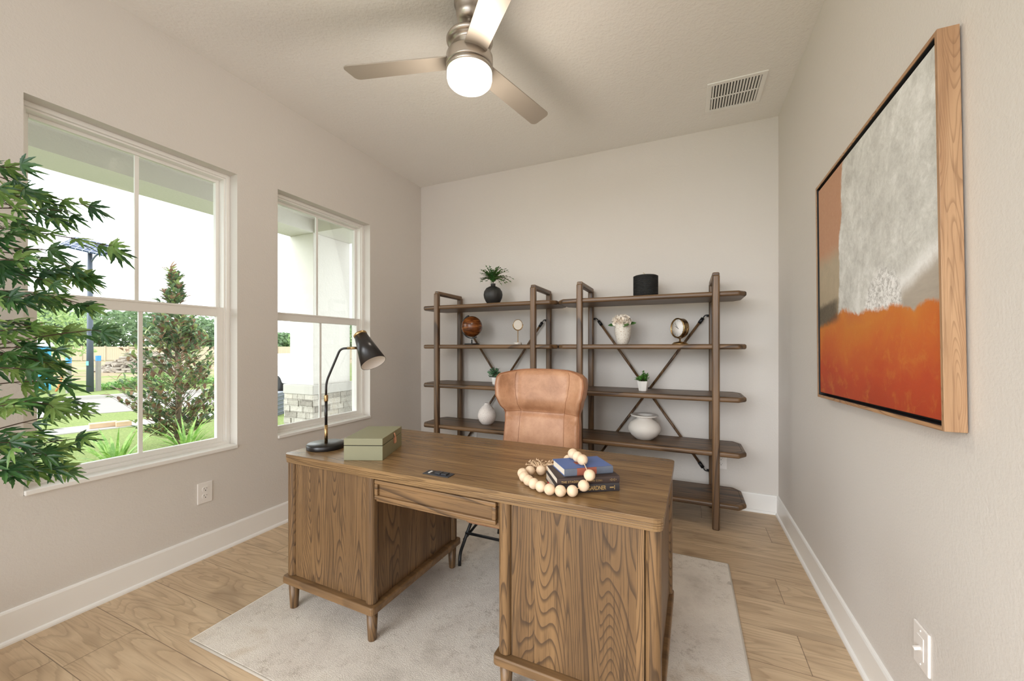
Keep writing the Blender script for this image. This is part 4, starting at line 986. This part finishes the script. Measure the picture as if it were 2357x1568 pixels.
tag(obj('orange_stake', bm, plain('orange_plastic', srgb(238, 150, 96), .6)), 'orange bent flexible stake beside the blue toilet', 'stake', loc=(-21.9, 6.6, GZ))
# rubble
r8 = random.Random(5); bm = B()
for k in range(420):
    t = r8.random(); rr = math.sqrt(r8.random()); a = r8.uniform(0, 2 * PI); px, py = rr * 3.3 * math.cos(a), rr * 1.8 * math.sin(a); h = 1.35 * (1 - rr) * (.75 + .5 * r8.random())
    s = r8.uniform(.10, .30); vs = box(bm, -s, s, -s * .7, s * .7, -s * .25, s * .25)
    bmesh.ops.transform(bm, matrix=Matrix.Translation((px, py, h)) @ Matrix.Rotation(r8.uniform(0, 6), 4, 'Z') @ Matrix.Rotation(r8.uniform(-.8, .8), 4, 'X'), verts=vs)
lathe(bm, [(3.2, -.1), (2.2, .35), (1.3, .75), (.4, 1.1), (0, 1.15)], 24, xf=Matrix.Diagonal((1, .5, 1, 1)))
tag(obj('rubble_pile', bm, plain('broken_concrete', srgb(176, 164, 152), .9, var=.2, scale=1.5)), 'heap of broken concrete rubble in front of the far fence', 'rubble', kind='stuff', loc=(-34.6, 14.7, GZ), rz=.417)
# weeds
r9 = random.Random(15); bm = B()
for k in range(1500):
    x = r9.uniform(-.55, .55); y = r9.uniform(-1.9, 1.9); hh = r9.uniform(.0, .58) * (1 - abs(y) / 2.4)
    leaf(bm, V(x, y, hh), rdir(r9, -.1, .9), V(0, 0, 1), r9.uniform(.09, .17), .08, 0)
tag(obj('weed_patch', bm, leaf_mat('weed_green', srgb(84, 134, 62), srgb(150, 186, 104))), 'low leafy weed patch right of the street lamp', 'weeds', kind='stuff', loc=(-20.9, 9.45, GZ), rz=-.2)
# pavers on the sidewalk
M['brickpale'] = plain('pale_tan_brick', srgb(206, 176, 146), .85, var=.12, scale=12)
for (x, y, L, lab) in ((-11.18, 4.05, .42, 'longer pale brick strip lying on the sidewalk'), (-10.98, 4.29, .24, 'shorter tan brick strip lying on the sidewalk, nearer the tree')):
    bm = B(); box(bm, -.10, .10, -L / 2, L / 2, 0, .10); tag(obj('brick_strip', bm, M['brickpale'], None, .01), lab, 'brick', loc=(x, y, GZ + .02), rz=-.26)
# magnolia
mg = thing('magnolia_tree', 'young magnolia with green and rusty brown leaves outside the larger window', 'tree', (-8.02, 3.84, GZ))
M['mag_g'] = leaf_mat('magnolia_green', srgb(76, 100, 74), srgb(116, 138, 102), .35); M['mag_l'] = leaf_mat('magnolia_light', srgb(138, 156, 98), srgb(172, 186, 128), .4); M['mag_b'] = leaf_mat('magnolia_rust', srgb(118, 88, 70), srgb(158, 126, 102), .7); M['bark'] = plain('grey_bark', srgb(142, 124, 108), .85)
bl = B(); bt = B(); ra = random.Random(33); tube(bt, [(0, 0, 0), (.03, .02, 1), (-.03, 0, 2.2), (-.1, -.05, 3.1)], [.05, .04, .025, .010], 8)
for k in range(300):
    t = ra.random() ** .9; z = .18 + t * 2.72; prof = .82 * min(1, (z + .25) / .9) * (1 - max(0, (z - 1.3) / 1.6)) ** 1.5 + .07
    if z > 2.15 and ra.random() < .62: continue
    a = ra.uniform(0, 2 * PI); R1 = prof * ra.uniform(.45, 1); s0 = V(-.03 * z / 2, 0, z - R1 * .75); e = V(R1 * math.cos(a) - .03 * z, R1 * math.sin(a), z + .1)
    s0.z = max(s0.z, .1); tube(bt, [s0, s0.lerp(e, .6) + V(0, 0, -.02), e], [.006, .004, .002], 4)
    for q in range(12):
        pp = s0.lerp(e, ra.uniform(.35, 1)) ; d = ((e - s0).normalized() + rdir(ra, -.3, .9)).normalized(); rr_ = ra.random(); mat = 0 if rr_ < .5 else (1 if rr_ < .74 else 2)
        leaf(bl, pp, d, V(0, 0, 1), ra.uniform(.11, .17), .05, mat, .22, droop=.2)
for k in range(14): leaf(bl, V(-.1, -.05, 3.0 + ra.uniform(-.2, .08)), rdir(ra, .1, 1), V(0, 0, 1), .15, .055, ra.choice((1, 2, 2)))
obj('trunk', bt, M['bark'], mg); obj('foliage', bl, [M['mag_g'], M['mag_l'], M['mag_b']], mg)
# strappy plants
M['strap_g'] = leaf_mat('strappy_green', srgb(118, 160, 78), srgb(172, 204, 118), .4)
for (x, y, sd, lab) in ((-6.85, 2.60, 2, 'clump of strappy green leaves outside, left of the window bar'), (-6.9, 3.42, 6, 'clump of strappy green leaves outside, in front of the magnolia')):
    rb = random.Random(sd); bm = B()
    for k in range(46):
        a = rb.uniform(0, 2 * PI); L = rb.uniform(.42, .75); sp = rb.uniform(.25, 1.0); W = rb.uniform(.03, .05); prev = None; dv = V(math.cos(a), math.sin(a), 0); sv = V(-math.sin(a), math.cos(a), 0)
        for i in range(8):
            t = i / 7; ang = sp * t * 1.3; p = V(0, 0, 0) + dv * (.04 + L * t * math.sin(ang * .8 + .12)) + V(0, 0, L * t * math.cos(ang * .8)); w = W * (1 - t ** 3) * .5 + .001
            c3 = [bm.verts.new(p - sv * w), bm.verts.new(p - dv * w * .3 - V(0, 0, w * .2)), bm.verts.new(p + sv * w)]
            if prev:
                bm.faces.new([prev[0], prev[1], c3[1], c3[0]]); bm.faces.new([prev[1], prev[2], c3[2], c3[1]])
            prev = c3
    tag(obj('strappy_plant', bm, M['strap_g'], smooth=True), lab, 'plant', loc=(x, y, GZ))
# ground cover just outside the larger window
bm = B(); rc = random.Random(77)
for k in range(2600):
    x = rc.uniform(-.5, .45); y = rc.uniform(-1.2, 1.7); leaf(bm, V(x, y, rc.uniform(0, .10)), rdir(rc, .2, 1), V(0, 0, 1), rc.uniform(.04, .09), .035, 0)
tag(obj('ground_cover', bm, leaf_mat('ground_cover_green', srgb(128, 160, 70), srgb(190, 210, 122))), 'low yellow-green ground cover in the bed below the larger window', 'plants', kind='stuff', loc=(-5.9, 2.3, GZ))
# background trees
CF = V(-math.sin(YAW), math.cos(YAW), 0); CR_ = V(math.cos(YAW), math.sin(YAW), 0)
M['far_a'] = leaf_mat('oak_green', srgb(96, 122, 92), srgb(136, 160, 116), .8); M['far_b'] = leaf_mat('pine_green', srgb(110, 142, 92), srgb(150, 178, 120), .8); M['far_c'] = leaf_mat('light_tree_green', srgb(140, 168, 110), srgb(180, 200, 142), .8)
def far_tree(x, y, h, w, mat, label, seed, group=None, q=.6, n=3600):
    t = thing('tree', label, 'tree', (x, y, GZ), 0, group); r = random.Random(seed); bt = B(); tube(bt, [(0, 0, 0), (0, 0, h * .6)], [w * .05, w * .025], 8); obj('trunk', bt, M['bark'], t)
    bl = B(); blobs = [(V(r.uniform(-.5, .5) * w, r.uniform(-.5, .5) * w, h * r.uniform(.18, .82)), w * r.uniform(.16, .28)) for _ in range(24)] + [(V(0, 0, h * .8), w * .22)]
    for _ in range(n):
        c, rad = r.choice(blobs); d = rdir(r, -.7, 1); p = c + d * rad * r.uniform(.75, 1.05); p.z = min(p.z, h); leaf(bl, p, rdir(r, -.6, .6), d, q * r.uniform(.6, 1.2), q * .6, 0, .1)
    for f in bl.faces: f.smooth = False
    obj('foliage', bl, mat, t)
FT = [(-84.0, 14.0, 7.0, 12, 'far_c', 'hazy pale green tree far left beyond the fence, behind the blue toilet'), (-78, 22.5, 6.4, 12, 'far_a', 'rounded dark oak behind the street lamp pole beyond the fence'), (-70.5, 29, 7.3, 12, 'far_a', 'tallest grey-green oak just right of the street lamp beyond the fence'),
      (-63.5, 34.2, 5.4, 10, 'far_a', 'lower spreading oak beyond the fence above the rubble heap'), (-58, 40, 3.6, 9, 'far_a', 'oak beyond the fence hidden behind the magnolia'), (-52, 43.5, 3.4, 8, 'far_b', 'small green tree beyond the fence right of the magnolia'),
      (-46.4, 44.5, 5.0, 6, 'far_b', 'tree beyond the fence seen left of the porch column')]
for i, (x, y, h, w, mt, lab) in enumerate(FT): far_tree(x, y, h, w, M[mt], lab, 50 + i, 'trees beyond the fence')
far_tree(-33.0, 9.4, 5.2, 2.6, M['far_c'], 'slim pale tree left of the street lamp across the field', 91, None, .22, 1200)
far_tree(-26.0, 29.0, 3.6, 3.6, M['far_b'], 'green tree seen right of the porch column', 92, None, .3, 1200)
# parked car and utility box, glimpsed left of the porch column
M['carwhite'] = plain('white_car_paint', srgb(240, 240, 240), .2, var=.0); M['tyre'] = plain('black_rubber', (.02, .02, .02, 1), .8); M['carglass'] = plain('dark_car_glass', (.03, .035, .04, 1), .1)
car = thing('parked_car', 'white parked car seen through the smaller window left of the column', 'car', (-15.15, 10.45, GZ + .01), 0)
prof = [(-2.2, .35), (-2.25, .6), (-2.15, .92), (-1.9, .98), (-1.2, 1.38), (.35, 1.42), (1.1, 1.02), (1.95, .88), (2.22, .68), (2.25, .35)]
bm = B(); prism(bm, prof, -.85, .85, xf=Matrix.Rotation(PI / 2, 4, 'X')); obj('body', bm, M['carwhite'], car, .08, seg=4)
bm = B(); prism(bm, [(-1.62, 1.0), (-1.12, 1.32), (.32, 1.36), (.95, 1.02)], -.86, .86, xf=Matrix.Rotation(PI / 2, 4, 'X')); obj('side_window', bm, M['carglass'], car)
for wx in (-1.4, 1.45):
    for wy in (-.80, .80):
        bm = B(); lathe(bm, [(.19, -.10), (.30, -.11), (.33, -.08), (.33, .08), (.30, .11), (.19, .10)], 28, xf=Matrix.Translation((wx, wy, .33)) @ Matrix.Rotation(PI / 2, 4, 'X')); wh = obj('wheel', bm, M['tyre'], car)
        bm = B()
        for k in range(7): vs = box(bm, .02, .20, -.018, .018, -.112, .112); bmesh.ops.transform(bm, matrix=Matrix.Translation((wx, wy, .33)) @ Matrix.Rotation(PI / 2, 4, 'X') @ Matrix.Rotation(k * 2 * PI / 7, 4, 'Z'), verts=vs)
        obj('rim', bm, M['chrome'], wh)
bm = B(); box(bm, -.55, .55, -.35, .35, 0, .56)
for i in range(5): box(bm, -.57, .57, -.37, .37, .06 + i * .10, .10 + i * .10)
tag(obj('utility_box', bm, plain('dark_grey_plastic', srgb(96, 100, 110), .5), None, .01), 'low dark grey ribbed box on the lawn left of the porch column', 'box', loc=(-9.75, 6.35, GZ), rz=.5)
